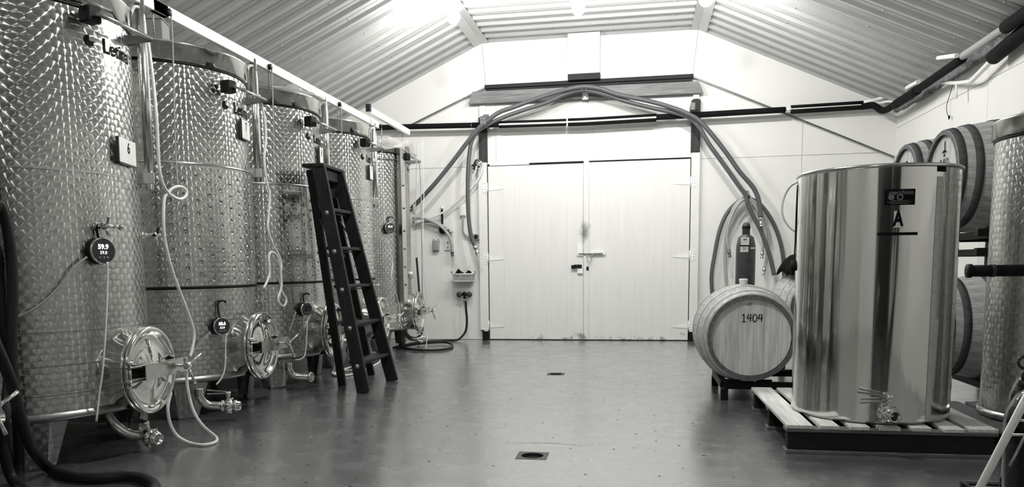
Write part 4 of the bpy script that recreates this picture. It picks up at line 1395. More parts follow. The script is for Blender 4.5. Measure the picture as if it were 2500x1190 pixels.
    P = [Vector((-2.98, 2.40, 2.36)), Vector((-2.82, 2.46, 2.37)), Vector((-2.60, 2.52, 2.30)), Vector((-2.60, 2.60, 2.05)), at(-30, 470, X=-2.70), at(0, 500, X=-2.70), at(18, 560, X=-2.70), at(29, 640, X=-2.70), at(31, 740, X=-2.70), at(29, 860, X=-2.70), at(38, 980, X=-2.70), at(46, 1080, X=-2.70), at(46, 1160, X=-2.70), at(46, 1235, Z=0.03)]
    MB().tube(spline(P, 8), 0.022, 14).build('hose', 'hose_dark', w)
    w = thing('heavy_hose', 'second dark hose hugging the left edge, lowest at the corner', 'hose', (0, 0, 0))
    P = [Vector((-3.0, 2.30, 2.37)), Vector((-2.84, 2.34, 2.38)), Vector((-2.585, 2.40, 2.30)), Vector((-2.58, 2.50, 1.9)), at(-25, 560, X=-2.72), at(2, 680, X=-2.76), at(12, 800, X=-2.76), at(22, 900, X=-2.76), at(14, 1010, X=-2.70), at(10, 1100, X=-2.68), at(30, 1170, X=-2.66), at(70, 1205, Z=0.03)]
    MB().tube(spline(P, 8), 0.022, 14).build('hose', 'hose_dark', w)


def build_ladder():
    t = thing('stepladder', 'old dark wooden stepladder standing in front of the tanks', 'ladder', (-2.2, 6.0, 0))
    B = Vector((-2.2, 6.0, 0))
    FLt, FLb = Vector((-2.36, 5.62, 1.70)) - B, Vector((-2.045, 5.57, 0.0)) - B
    FRt, FRb = Vector((-2.36, 5.985, 1.70)) - B, Vector((-2.02, 6.20, 0.0)) - B
    BLt, BLb = Vector((-2.445, 5.66, 1.69)) - B, Vector((-2.345, 5.90, 0.0)) - B
    BRt, BRb = Vector((-2.445, 6.01, 1.69)) - B, Vector((-2.32, 6.53, 0.0)) - B
    def rail(n, top, bot, w, d, bolts=False):
        side = Vector((0.95, 0, 0.18))
        o = MB().bar(bot, top, w, d, side, 0.003).build(n, 'wood_ladder', t)
        return o
    rail('rail', FLt, FLb, 0.036, 0.098); rail('rail', FRt, FRb, 0.036, 0.098)
    rail('rear_leg', BLt, BLb, 0.034, 0.062); rail('rear_leg', BRt, BRb, 0.034, 0.062)
    # cap
    c = (FLt + FRt + BLt + BRt) / 4
    MB().box((c.x, c.y, 1.715), (0.17, 0.46, 0.026), None, 0.02, 0.004).build('cap', 'wood_ladder', t)
    MB().box((c.x + 0.05, c.y, 1.655), (0.022, 0.34, 0.075), None, 0.02, 0.003).build('cap_apron', 'wood_ladder', t)
    # treads
    for k, f in enumerate((0.135, 0.305, 0.475, 0.645, 0.815)):
        a, b = FLb.lerp(FLt, f), FRb.lerp(FRt, f)
        MB().bar(a + Vector((-0.02, 0.015, 0)), b + Vector((-0.02, -0.015, 0)), 0.115, 0.024, (0, 0, 1), 0.003).build('tread', 'wood_ladder', t)
        rod = MB().cyl(a + Vector((0.0, -0.022, -0.025)), b + Vector((0.0, 0.022, -0.025)), 0.004, 8).build('tie_rod', 'steel_dull', t)
        for p, s in ((a, -1), (b, 1)):
            MB().lathe([(0, 0.0), (0.018, 0.0), (0.018, 0.004), (0.007, 0.006), (0.007, 0.010), (0, 0.010)], 14, frame_to(p + Vector((0.0, s * 0.0165, -0.025)), (0, s, 0))).build('washer', 'galvanized', t)
    for f in (0.30, 0.62):
        a, b = BLb.lerp(BLt, f), BRb.lerp(BRt, f)
        MB().bar(a, b, 0.022, 0.03, (0, 0, 1), 0.002).build('rear_rung', 'wood_ladder', t)
    # spreader stays
    for top, bot, bt, bb in ((FLt, FLb, BLt, BLb), (FRt, FRb, BRt, BRb)):
        a, b = bot.lerp(top, 0.66), bb.lerp(bt, 0.80)
        MB().bar(a, b, 0.004, 0.016, (0, 0, 1)).build('stay', 'steel_dull', t)
    # bucket shelf brackets near the top
    a, b = FLb.lerp(FLt, 0.90), FRb.lerp(FRt, 0.90)
    MB().bar(a + Vector((-0.05, 0.02, 0)), b + Vector((-0.05, -0.02, 0)), 0.020, 0.07, (0.2, 0, 1), 0.002).build('shelf_board', 'wood_ladder', t)
    a, b = FLb.lerp(FLt, 0.75), FRb.lerp(FRt, 0.93)
    MB().bar(a + Vector((-0.075, 0.05, 0.02)), b + Vector((-0.075, -0.04, -0.02)), 0.015, 0.05, (0.2, 0, 1), 0.002).build('brace', 'wood_ladder', t)


# ---------------------------------------------------------------- hoses on the back wall
def coupling(parent, p, d, r=0.030, ln=0.11, mat='steel_satin', name='coupling'):
    M = frame_to(p, d)
    return MB().lathe([(0, -0.02), (r * 0.95, -0.02), (r, 0.0), (r * 1.15, 0.005), (r * 1.15, 0.02), (r * 0.85, 0.026), (r * 0.80, ln * 0.6), (r * 1.05, ln * 0.62), (r * 1.1, ln * 0.72), (r * 0.8, ln * 0.76), (r * 0.8, ln * 0.92), (r * 1.2, ln * 0.94), (r * 1.2, ln), (0, ln)], 18, M).build(name, mat, parent)


def wall_path(pts, y, dip=None):
    return [at(p[0], p[1], Y=(p[2] if len(p) > 2 else y)) for p in pts]


def build_wall_hoses():
    y = WB - 0.27
    t = thing('transfer_hose', 'thick grey hose slung over the door head, its left end reaching the last tank', 'hose')
    A = wall_path([(1011, 503, 9.66), (1046, 466), (1074, 434), (1106, 394), (1140, 349), (1166, 316), (1188, 297), (1218, 275), (1256, 261), (1319, 238), (1382, 219), (1426, 212), (1466, 217), (1508, 231), (1584, 247), (1634, 261), (1672, 275), (1706, 294), (1740, 331), (1775, 376), (1806, 420), (1840, 460), (1854, 497), (1857, 532)], y)
    MB().tube(spline(A, 7), 0.027, 14).build('hose', 'hose_grey', t)
    coupling(t, A[-1], A[-1] - A[-2], 0.026, 0.10)
    coupling(t, A[0], A[0] - A[1], 0.028, 0.08, 'steel_dull')
    t = thing('transfer_hose', 'thick grey hose slung over the door head, its left end hanging free by the jamb', 'hose')
    yb = WB - 0.225
    Bp = wall_path([(1160, 603), (1150, 574), (1144, 529), (1142, 471), (1143, 414), (1148, 360), (1161, 326), (1190, 305), (1231, 286), (1281, 268), (1332, 252), (1375, 232), (1407, 222), (1440, 222), (1478, 231), (1530, 248), (1590, 263), (1640, 274), (1680, 286), (1706, 310), (1730, 350), (1755, 385), (1780, 420), (1803, 453), (1820, 477), (1826, 500), (1840, 530), (1857, 563), (1872, 603), (1882, 635), (1890, 672)], yb)
    MB().tube(spline(Bp, 7), 0.025, 14).build('hose', 'hose_grey', t)
    coupling(t, Bp[0], Bp[0] - Bp[1], 0.027, 0.12)
    # hook with coils at the right of the door
    h = thing('wall_hook', 'dark hook on the white wall carrying the hose coils', 'hook', at(1822, 489, Y=WB))
    MB().box((0, -0.008, 0.06), (0.05, 0.016, 0.10), None, 0, 0.003).build('plate', 'galvanized', h)
    MB().tube(spline([(0, -0.01, 0.0), (0, -0.12, -0.012), (0, -0.19, 0.0), (0, -0.20, 0.04)], 5), 0.014, 10).build('arm', 'paint_black', h)
    yc = WB - 0.11
    t = thing('hose_coil', 'broad dark grey hose arched widely over the wall hook', 'hose')
    P = wall_path([(1741, 740), (1737, 677), (1745, 620), (1757, 563), (1774, 523), (1797, 497), (1820, 486), (1851, 495), (1880, 531), (1900, 574), (1912, 629), (1915, 700)], WB - 0.10)
    MB().tube(spline(P, 7), 0.024, 14).build('hose', 'hose_grey', t)
    t = thing('hose_coil', 'pale hose hung on the wall hook, its long left side behind the barrel', 'hose')
    P = wall_path([(1776, 720), (1770, 640), (1774, 560), (1788, 515), (1806, 490), (1823, 482), (1849, 501), (1868, 534), (1876, 580), (1874, 620), (1866, 657)], WB - 0.15)
    MB().tube(spline(P, 7), 0.019, 12).build('hose', 'hose_light', t)
    coupling(t, P[-1], P[-1] - P[-2], 0.020, 0.08)
    t = thing('hose_coil', 'pale short hose on the wall hook ending left and right of the gas cylinder', 'hose')
    P = wall_path([(1780, 615), (1775, 585), (1779, 550), (1794, 512), (1812, 490), (1830, 489), (1850, 516), (1860, 552), (1863, 585), (1861, 618)], WB - 0.19)
    MB().tube(spline(P, 7), 0.016, 12).build('hose', 'hose_light', t)
    coupling(t, P[-1], P[-1] - P[-2], 0.018, 0.07)
    coupling(t, P[0], P[0] - P[1], 0.018, 0.07, 'steel_dull')
    # clear hoses running from the left jamb to the last tank
    t = thing('clear_hose', 'clear hose sagging from the left jamb towards the last tank', 'hose')
    P = wall_path([(1180, 400), (1172, 430), (1150, 460), (1120, 490), (1080, 520), (1040, 537), (1012, 545)], WB - 0.09)
    MB().tube(spline(P, 6), 0.013, 10).build('hose', 'white_tube', t)
    P2 = wall_path([(1176, 395), (1166, 402), (1160, 420), (1152, 440)], WB - 0.12)
    MB().tube(spline(P2, 6), 0.010, 10).build('hose', 'white_tube', t)
    h = thing('valve_cluster', 'dark tap fittings hooked on top of the left door jamb', 'valve', at(1166, 398, Y=WB - 0.09))
    MB().tube(spline([(-0.05, 0, -0.02), (-0.02, -0.01, 0.03), (0.02, -0.01, 0.03), (0.05, 0, 0.0)], 5), 0.012, 10).build('hook', 'steel_dull', h)
    MB().lathe([(0, -0.05), (0.022, -0.05), (0.026, -0.02), (0.018, 0.0), (0.024, 0.02), (0.02, 0.05), (0, 0.05)], 14, frame_to((-0.02, -0.02, -0.04), (0.5, -0.2, 0.8))).build('body', 'steel_dull', h)
    MB().bar((-0.07, -0.03, -0.03), (0.03, -0.03, -0.055), 0.012, 0.02).build('lever', 'paint_black', h)
    # grey hoses curving round on the wall with their ends
    t = thing('wall_hose', 'grey hose curling out from behind the last tank and ending over the white switch', 'hose')
    P = wall_path([(1008, 533), (1030, 533), (1052, 540), (1075, 552), (1092, 570), (1102, 592), (1104, 615)], WB - 0.10)
    MB().tube(spline(P, 7), 0.019, 12).build('hose', 'hose_light', t)
    coupling(t, P[-1], P[-1] - P[-2], 0.019, 0.06, 'steel_dull')
    t = thing('wall_hose', 'grey hose lying above the wall bracket with a bright end fitting', 'hose')
    P = wall_path([(1008, 543), (1030, 543), (1052, 542), (1074, 548), (1090, 559), (1097, 564)], WB - 0.05)
    MB().tube(spline(P, 7), 0.016, 12).build('hose', 'hose_light', t)
    coupling(t, P[-1], P[-1] - P[-2], 0.018, 0.05, 'steel_satin')


def build_wall_items():
    y = WB
    # bracket: dark upright with round foot
    o = thing('hose_bracket', 'black upright bracket with a round foot on the white wall', 'bracket', at(1081, 560, Y=y))
    MB().box((0, -0.02, 0.13), (0.022, 0.035, 0.24), None, 0, 0.003).build('upright', 'paint_black', o)
    MB().lathe([(0, 0), (0.05, 0), (0.05, 0.06), (0.04, 0.07), (0, 0.07)], 20, frame_to((0.012, 0, -0.01), (0, -1, 0))).build('foot', 'paint_black', o)
    MB().box((0, -0.02, 0.275), (0.026, 0.030, 0.020), None, 0.4).build('tip', 'white_plastic', o)
    o = thing('grey_switch_box', 'grey covered switch box left of the white socket', 'switch', at(1066, 600, Y=y))
    MB().box((0, -0.03, 0), (0.080, 0.058, 0.135), None, 0, 0.004).build('body', 'grey_plastic', o)
    MB().box((0, -0.062, 0.0), (0.068, 0.008, 0.118), None, 0, 0.002).build('cover', 'galvanized', o)
    MB().box((-0.028, -0.03, 0.074), (0.016, 0.04, 0.018), None, 0, 0.002).build('hinge', 'grey_plastic', o)
    MB().box((0.028, -0.03, 0.074), (0.016, 0.04, 0.018), None, 0, 0.002).build('hinge', 'grey_plastic', o)
    o = thing('wall_socket', 'white two-gang wall socket partly behind the hose end', 'socket', at(1094, 599, Y=y))
    MB().box((0, -0.014, 0), (0.075, 0.027, 0.125), None, 0, 0.003).build('plate', 'white_plastic', o)
    for z in (-0.03, 0.03): MB().box((0, -0.0285, z), (0.028, 0.003, 0.034), None, 0, 0.001).build('receptacle', 'grey_plastic', o)
    o = thing('conduit_box', 'white conduit box with a grey cable bending down to the socket by the jamb', 'box', at(1131, 516, Y=y))
    MB().box((0, -0.026, 0), (0.072, 0.05, 0.125), None, 0, 0.003).build('body', 'white_plastic', o)
    MB().box((0, -0.054, 0.0), (0.062, 0.006, 0.110), None, 0, 0.002).build('cover', 'white_plastic', o)
    b = at(1131, 516, Y=y)
    P = [p - b for p in wall_path([(1131, 530), (1130, 548), (1130, 562), (1135, 573), (1145, 579), (1156, 580)], y - 0.035)]
    MB().tube(spline(P, 6), 0.013, 10).build('conduit', 'grey_plastic', o)
    o = thing('power_outlet', 'grey metal outlet with one round socket beside the door jamb', 'socket', at(1164, 579, Y=y))
    MB().box((0, -0.027, 0), (0.115, 0.052, 0.072), None, 0, 0.004).build('body', 'galvanized', o)
    MB().lathe([(0, 0.004), (0.024, 0.004), (0.024, 0), (0.028, 0)], 20, frame_to((0, -0.053, 0.0), (0, -1, 0))).build('receptacle', 'dark_hole', o)
    for x in (-0.045, 0.045): MB().lathe([(0.005, 0), (0.004, 0.003), (0, 0.003)], 8, frame_to((x, -0.053, 0.0), (0, -1, 0))).build('screw', 'steel_dull', o)
    # wire-work basket full of black fittings
    p = at(1132, 678, Y=y - 0.10)
    o = thing('wall_basket', 'small grey perforated basket fixed to the wall left of the door', 'basket', p)
    mb = MB()
    W, Dp, H = 0.245, 0.15, 0.09
    def wall_grid(p0, p1, nh):
        # strip of basket wall with square perforations
        p0, p1 = Vector(p0), Vector(p1)
        d = p1 - p0
        for z in (-0.045, 0.038): mb.bar(p0 + Vector((0, 0, z)), p1 + Vector((0, 0, z)), 0.004, 0.014)
        for z in (-0.022, 0.0, 0.019): mb.bar(p0 + Vector((0, 0, z)), p1 + Vector((0, 0, z)), 0.003, 0.009)
        for k in range(nh + 1):
            q = p0 + d * (k / nh)
            mb.bar(q + Vector((0, 0, -0.045)), q + Vector((0, 0, 0.04)), 0.008, 0.003, (d.y, -d.x, 0) if True else (0, 1, 0))
    wall_grid((-W / 2 + .01, -Dp / 2, 0), (W / 2 - .01, -Dp / 2, 0), 14)
    wall_grid((-W / 2 + .01, Dp / 2, 0), (W / 2 - .01, Dp / 2, 0), 14)
    wall_grid((-W / 2, -Dp / 2 + .005, 0), (-W / 2, Dp / 2 - .005, 0), 8)
    wall_grid((W / 2, -Dp / 2 + .005, 0), (W / 2, Dp / 2 - .005, 0), 8)
    mb.build('mesh_sides', 'basket_plastic', o)
    MB().box((0, 0, -0.050), (W - 0.02, Dp - 0.01, 0.004)).build('base', 'basket_plastic', o)
    rim = [(-W / 2 - .008, -Dp / 2 - .008, 0.046), (W / 2 + .008, -Dp / 2 - .008, 0.046), (W / 2 + .008, Dp / 2, 0.046), (-W / 2 - .008, Dp / 2, 0.046)]
    MB().tube(rim, 0.007, 8, closed=True).build('rim', 'white_plastic', o)
    for s in (-1, 1):
        MB().tube(spline([(s * (W / 2 + .005), 0.03, 0.04), (s * (W / 2 + 0.03), 0.0, 0.05), (s * (W / 2 + 0.032), -0.02, 0.075), (s * (W / 2 + 0.02), -0.03, 0.08)], 4), 0.007, 8).build('handle', 'grey_plastic', o)
    fit = [('black pipe elbow lying at the left of the basket', (-0.075, 0.0, 0.045), (0.5, -0.8, 0.35), 0.030, 0.07),
           ('long black pipe fitting sticking up in the middle of the basket', (-0.03, 0.0, 0.055), (-0.75, -0.2, 0.55), 0.024, 0.13),
           ('stubby black pipe fitting in the basket, right of the long one', (0.055, -0.01, 0.035), (0.2, -0.95, 0.2), 0.030, 0.06),
           ('black pipe fitting standing up at the right of the basket', (0.06, 0.015, 0.05), (0.3, -0.1, 0.9), 0.022, 0.07),
           ('black pipe fitting lying against the right end of the basket', (0.085, 0.0, 0.035), (0.75, 0.1, 0.3), 0.026, 0.05)]
    for lab, q, d, r, L in fit:
        m = MB().lathe([(0, -L / 2), (r * 1.15, -L / 2), (r * 1.15, -L / 3), (r * 0.9, -L / 4), (r * 0.9, L / 4), (r * 1.1, L / 3), (r * 1.1, L / 2), (r * 0.75, L / 2), (r * 0.7, L / 4), (0, L / 4)], 16, frame_to((0, 0, 0), d))
        f = tag(m.build('pipe_fitting', 'rubber_black'), lab, 'fitting', 'black fittings in the basket')
        f.location = p + Vector(q)
    # water tap with two knobs
    o = thing('wall_tap', 'black twin-knob water tap on the wall under the basket', 'tap', at(1137, 719, Y=y))
    MB().tube([(-0.07, -0.055, 0), (0.07, -0.055, 0)], 0.018, 12).build('crossbar', 'paint_black', o)
    for s in (-1, 1):
        MB().lathe([(0, 0), (0.030, 0), (0.036, 0.012), (0.036, 0.03), (0.026, 0.04), (0, 0.042)], 16, frame_to((s * 0.066, -0.065, 0), (0, -1, 0))).build('knob', 'drain_iron', o)
        MB().cyl((s * 0.06, 0, 0), (s * 0.06, -0.06, 0), 0.016, 12).build('stem', 'drain_iron', o)
    MB().lathe([(0, 0.035), (0.02, 0.035), (0.022, 0.0), (0.017, -0.02), (0.017, -0.06), (0, -0.06)], 16, Matrix.Translation((0, -0.07, 0))).build('spout', 'paint_black', o)
    MB().lathe([(0, 0.0), (0.018, 0.0), (0.02, -0.01), (0.02, -0.03), (0.016, -0.035), (0, -0.035)], 16, Matrix.Translation((0, -0.09, -0.055))).build('ferrule', 'steel_bright', o)


build_tank_extras()
build_ladder()
build_wall_hoses()
build_wall_items()

# ---------------------------------------------------------------- barrels, racks, cylinder
BL, BR_H, BR_B, NST = 0.94, 0.287, 0.347, 28        # barrel length, chime and belly radius, staves


def brad(t):
    """outer radius at t = -1 .. 1 along the axis"""
    return BR_H + (BR_B - BR_H) * (1 - abs(t) ** 2.0)


def stave_mesh():
    def f():
        vs, fs = [], []
        n = 12; da = PI / NST * 0.985
        for k in range(n + 1):
            t = -1 + 2 * k / n; y = t * BL / 2; r = brad(t)
            for a, rr in ((-da, r), (0.0, r + 0.0008), (da, r), (da, r - 0.024), (-da, r - 0.024)):
                vs.append((rr * math.sin(a), y, rr * math.cos(a)))
        for k in range(n):
            for j in range(5):
                j2 = (j + 1) % 5
                fs.append((k * 5 + j, k * 5 + j2, k * 5 + 5 + j2, k * 5 + 5 + j))
        fs += [(0, 4, 3, 2, 1), (n * 5, n * 5 + 1, n * 5 + 2, n * 5 + 3, n * 5 + 4)]
        me = MB().add(vs, [tuple(reversed(q)) for q in fs]).mesh('stave')
        me.materials.append(MATS['wood_stave']); me.materials.append(MATS['wood_stave_end'])
        for k, pl in enumerate(me.polygons):
            if k >= len(fs) - 2 or k % 5 == 3: pl.material_index = 1
        return me
    return cached('stave', f)


def hoop_mesh(t0, t1, mat):
    def f():
        # band round the axis (local y)
        M = Matrix(((1, 0, 0, 0), (0, 0, 1, 0), (0, -1, 0, 0), (0, 0, 0, 1)))
        r0, r1 = brad(t0), brad(t1)
        a, b = t0 * BL / 2, t1 * BL / 2
        return MB().lathe([(r0 - 0.002, a), (r0 + 0.0055, a), (r1 + 0.0055, b), (r1 - 0.002, b)], 56, M).mesh('hoop')
    return cached('hoop%.3f%.3f%s' % (t0, t1, mat), f)


HOOPS = ((-0.985, -0.90), (-0.80, -0.71), (-0.45, -0.35), (0.35, 0.45), (0.71, 0.80), (0.90, 0.985))
HEAD_SPLITS = (-0.265, -0.165, -0.082, 0.018, 0.085, 0.178, 0.265)


def head_boards(parent, y, sgn, mat):
    """head of upright boards set inside the staves"""
    R = BR_H - 0.024
    for k in range(len(HEAD_SPLITS) - 1):
        def f():
            x0, x1 = HEAD_SPLITS[k] + 0.0006, HEAD_SPLITS[k + 1] - 0.0006
            n = 7
            xs = [max(-R + 1e-4, min(R - 1e-4, x0 + (x1 - x0) * i / n)) for i in range(n + 1)]
            poly = [(x, -math.sqrt(R * R - x * x)) for x in xs] + [(x, math.sqrt(R * R - x * x)) for x in reversed(xs)]
            mb = MB(); xz_prism(mb, poly, -0.009, 0.009)
            return mb.mesh('head_board')
        o = link('head_board', cached('hb%d%s' % (k, mat), f), mat, parent)
        o.location = (0, y + 0.0012 * math.sin(k * 2.3), 0)


def make_barrel(label, centre, rz, roll=0.0, head_mat='wood_head', hoop='hoop_steel', group='oak barrels'):
    t = thing('oak_barrel', label, 'barrel', centre, rz, group)
    st = stave_mesh()
    for k in range(NST):
        o = link('stave', st, 'wood_stave', t)
        o.rotation_euler = (0, 2 * PI * k / NST + roll, 0)
    for h in HOOPS:
        link('hoop', hoop_mesh(h[0], h[1], hoop), hoop, t)
    head_boards(t, -BL / 2 + 0.032, -1, head_mat)
    head_boards(t, BL / 2 - 0.032, 1, head_mat)
    MB().lathe([(0, 0.0), (0.034, 0.0), (0.034, -0.03), (0, -0.03)], 20, Matrix.Translation((0, 0, BR_B + 0.002))).build('bung_ring', 'galvanized', t)
    return t


def bung(label, pos, r=0.032):
    m = MB().lathe([(0, -0.02), (r * 0.72, -0.02), (r * 0.80, 0.0), (r * 1.05, 0.034), (r * 1.05, 0.042), (r * 0.9, 0.046), (0, 0.046)], 24)
    o = tag(m.build('barrel_bung', 'white_plastic'), label, 'bung')
    o.location = pos
    return o


def write_on_head(barrel, s, size, x, z, mat='ink_black', shear=0.0, sx=1.0, bold=0.0, name='lettering'):
    M = Matrix.Translation((x, -BL / 2 + 0.032 - 0.0125, z)) @ Matrix.Rotation(PI / 2, 4, 'X')
    mb = MB(); text_flat(mb, s, size, M, bold, shear, sx)
    return mb.build(name, mat, barrel)


def strokes_on_head(barrel, lines, w, M0, mat='ink_black'):
    """hand-painted strokes as flat ribbons"""
    mb = MB()
    for ln in lines:
        pts = spline([(x, 0, y) for x, y in ln], 5)
        vs, fs = [], []
        for k, p in enumerate(pts):
            d = (pts[min(k + 1, len(pts) - 1)] - pts[max(k - 1, 0)]).normalized()
            nrm = Vector((-d.z, 0, d.x))
            ww = w * (0.75 + 0.25 * math.sin(3.0 * k / len(pts) + 0.6))
            vs += [tuple(M0 @ (p + nrm * ww)), tuple(M0 @ (p - nrm * ww))]
        for k in range(len(pts) - 1): fs.append((2 * k, 2 * k + 1, 2 * k + 3, 2 * k + 2))
        mb.add(vs, fs)
    return mb.build('hand_lettering', mat, barrel)


D1 = [[(-0.32, 0.80), (0.03, 1.0)], [(0.03, 1.0), (0.02, 0.0)], [(-0.35, 0.0), (0.45, 0.02)]]
D4 = [[(-0.1, 1.0), (-0.42, 0.45), (0.42, 0.5)], [(0.28, 1.0), (0.22, 0.0)]]
D0 = [[(0.0, 1.0), (-0.38, 0.75), (-0.36, 0.2), (0.0, 0.0), (0.36, 0.25), (0.36, 0.78), (0.0, 1.0)]]
D2 = [[(-0.35, 0.75), (0.0, 1.0), (0.35, 0.72), (-0.35, 0.0), (0.4, 0.0)]]


def numerals(digits, h, gap):
    out = []
    w = h * 0.62
    for k, d in enumerate(digits):
        x0 = (k - (len(digits) - 1) / 2) * gap
        for ln in d: out.append([(x0 + x * w, y * h) for x, y in ln])
    return out


def build_rack(label, x0, x1, y0, y1, z, leg=True, hh=0.05, forks=()):
    t = thing('barrel_rack', label, 'rack', (x0, y0, 0))
    W, Dp = x1 - x0, y1 - y0
    for y in (0, Dp):
        MB().box((W / 2, y, z), (W, 0.05, hh), None, 0, 0.003).build('cross_bar', 'paint_black', t)
    for x in (0.0, W):
        for y in (0, Dp):
            MB().box((x, y, (z - hh / 2) / 2), (0.05, 0.05, z - hh / 2), None, 0, 0.003).build('leg', 'paint_black', t)
    for x in (0.0, W):
        MB().box((x, Dp / 2, z), (0.05, Dp - 0.05, hh), None, 0, 0.003).build('side_bar', 'paint_black', t)
    return t


def cradle(t, x, y, z, ang):
    MB().box((x, y, z), (0.012, 0.05, 0.07), Matrix.Translation((0, 0, 0)), 0, 0.002).build('cradle', 'paint_black', t)


def build_barrels():
    # the barrel marked 1404, head towards the camera, on a low rack
    c = Vector((0.757, 5.45 + BL / 2, 0.449))
    b = make_barrel('oak barrel marked 1404 with its head to the camera, left of the shiny open tank', c, 0.0, 0.06)
    M0 = Matrix.Translation((0.005, -BL / 2 + 0.032 - 0.0125, 0.105))
    strokes_on_head(b, numerals([D1, D4, D0, D4], 0.052, 0.036), 0.0032, M0)
    write_on_head(b, 'LR2', 0.022, -0.018, 0.222, 'ink_black', 0.2)
    # knot and stain marks on the boards
    r = build_rack('low black steel rack under the barrel marked 1404', 0.60, 1.42, 5.56, 6.22, 0.105, hh=0.05)
    for x in (0.16 - 0.105, 0.16 + 0.105):
        for y in (0.0, 0.66):
            MB().box((x, y, 0.138), (0.10, 0.045, 0.014), Matrix.Identity(4), 0).build('cradle', 'paint_black', r)
    bung('white bung standing on the barrel marked 1404', c + Vector((-0.015, -0.12, BR_B - 0.004)), 0.029)
    # barrel behind it, half hidden, with black cloth on top
    c2 = at(1991, 748, Y=6.95)
    b2 = make_barrel('oak barrel half hidden behind the shiny open tank, under the black cloth', c2, 0.0, 0.1)
    r2 = build_rack('black rack carrying the half hidden barrel', c2.x - 0.20, c2.x + 0.2, c2.y - 0.32, c2.y + 0.32, c2.z - BR_B - 0.012, hh=0.05)
    # black cloth draped over it
    n, m = 26, 16
    vs, fs = [], []
    rnd = random.Random(8)
    for j in range(m):
        for i in range(n):
            u = -1 + 2 * i / (n - 1); v = j / (m - 1)
            a = -0.80 + 1.5 * v
            y = u * 0.30
            edge = (0.020 * math.sin(9 * u + 2) + 0.016 * math.sin(17 * u)) if v in (0, 1) or j < 2 else 0
            t_ = (y - 0.05) / (BL / 2)
            rr = brad(max(-1, min(1, t_))) + 0.012 + 0.008 * math.sin(6 * u + 5 * v) * (1 - v * 0.5) + 0.006 * math.sin(11 * v + 3 * u) + 0.10 * math.exp(-((v - 0.22) / 0.22) ** 2) + 0.02
            aa = a + edge
            vs.append((rr * math.sin(aa), y - 0.12, rr * math.cos(aa)))
    for j in range(m - 1):
        for i in range(n - 1):
            fs.append((j * n + i, j * n + i + 1, (j + 1) * n + i + 1, (j + 1) * n + i))
    o = MB().add(vs, fs, True).build('black_cloth', 'cloth_black')
    sol = o.modifiers.new('thickness', 'SOLIDIFY'); sol.thickness = 0.012; sol.offset = 1
    o.location = c2
    tag(o, 'black cloth draped over the half hidden barrel', 'cloth')
    # barrels against the right wall, heads facing the aisle
    XH = 1.90
    pN, pF = at(2300, 321, X=XH), at(2219, 351, X=XH)
    cN = Vector((XH + BL / 2, pN.y, pN.z - BR_H))
    cF = Vector((XH + BL / 2, max(pF.y, pN.y + 0.72), pF.z - BR_H - 0.0))
    bn = make_barrel('nearer upper oak barrel by the right wall, 140 painted on its head', cN, -PI / 2, 0.03, 'wood_head_light', 'hoop_dark')
    bf = make_barrel('upper oak barrel farther along the right wall, only the top of its head showing', cF, -PI / 2, 0.08, 'wood_head_light', 'hoop_dark')
    M0 = Matrix.Translation((0.0, -BL / 2 + 0.032 - 0.0125, 0.055))
    strokes_on_head(bn, numerals([D1, D4, D0], 0.060, 0.052), 0.004, M0)
    M1 = Matrix.Translation((0.0, -BL / 2 + 0.032 - 0.0125, 0.135))
    strokes_on_head(bn, [[(0.0, 0.09), (0.004, 0.045), (0.0, 0.0)], [(-0.035, 0.02), (0.0, 0.03), (0.035, 0.018)], [(-0.012, 0.0), (0.012, 0.0)]], 0.006, M1)
    strokes_on_head(bf, [[(-0.012, 0.04), (0.012, 0.04), (0.012, 0.0), (-0.012, 0.0), (-0.012, 0.04)], [(-0.03, -0.03), (0.03, -0.03)]], 0.005, Matrix.Translation((0.0, -BL / 2 + 0.032 - 0.0125, 0.13)))
    bung('white bung on the nearer upper barrel by the right wall', Vector((cN.x, cN.y, cN.z + BR_B - 0.002)), 0.036)
    zl = 0.52
    b3 = make_barrel('lower oak barrel seen between the two shiny tanks', Vector((XH + BL / 2, cN.y + 0.05, zl)), -PI / 2, 0.0, 'wood_head', 'hoop_dark')
    # rack by the right wall
    t = thing('barrel_rack', 'tall black steel rack holding the barrels along the right wall', 'rack', (XH, cN.y, 0))
    y0, y1 = -0.42, 1.15
    zr = cN.z - BR_B
    for x in (0.30, 0.78):
        for z in (zr - 0.022, zr - 0.135):
            MB().box((x, (y0 + y1) / 2, z), (0.05, y1 - y0, 0.045), None, 0, 0.003).build('side_bar', 'paint_black', t)
        for y in (y0, y1):
            MB().box((x, y, (zr - 0.0) / 2), (0.05, 0.05, zr - 0.002), None, 0, 0.003).build('leg', 'paint_black', t)
        MB().box((x, (y0 + y1) / 2, zl - BR_B - 0.024), (0.05, y1 - y0, 0.045), None, 0, 0.003).build('side_bar', 'paint_black', t)
    for y in (y0, y1):
        MB().box((0.47, y, zr - 0.022), (0.80, 0.045, 0.045), None, 0, 0.003).build('cross_bar', 'paint_black', t)
        MB().box((0.47, y, zr - 0.135), (0.80, 0.045, 0.045), None, 0, 0.003).build('cross_bar', 'paint_black', t)
    # gas cylinder behind the barrel marked 1404
    yc = 7.95
    top, bot = at(1822, 543, Y=yc), at(1820, 690, Y=yc)
    L, Rr = at(1796, 640, Y=yc), at(1844, 640, Y=yc)
    r_ = (Rr.x - L.x) / 2
    H = top.z
    t = thing('gas_cylinder', 'dark grey gas cylinder with a capped valve and a white tag, behind the barrel', 'cylinder', ((L.x + Rr.x) / 2, yc, 0))
    sh = at(1820, 598, Y=yc).z; nk = at(1820, 572, Y=yc).z
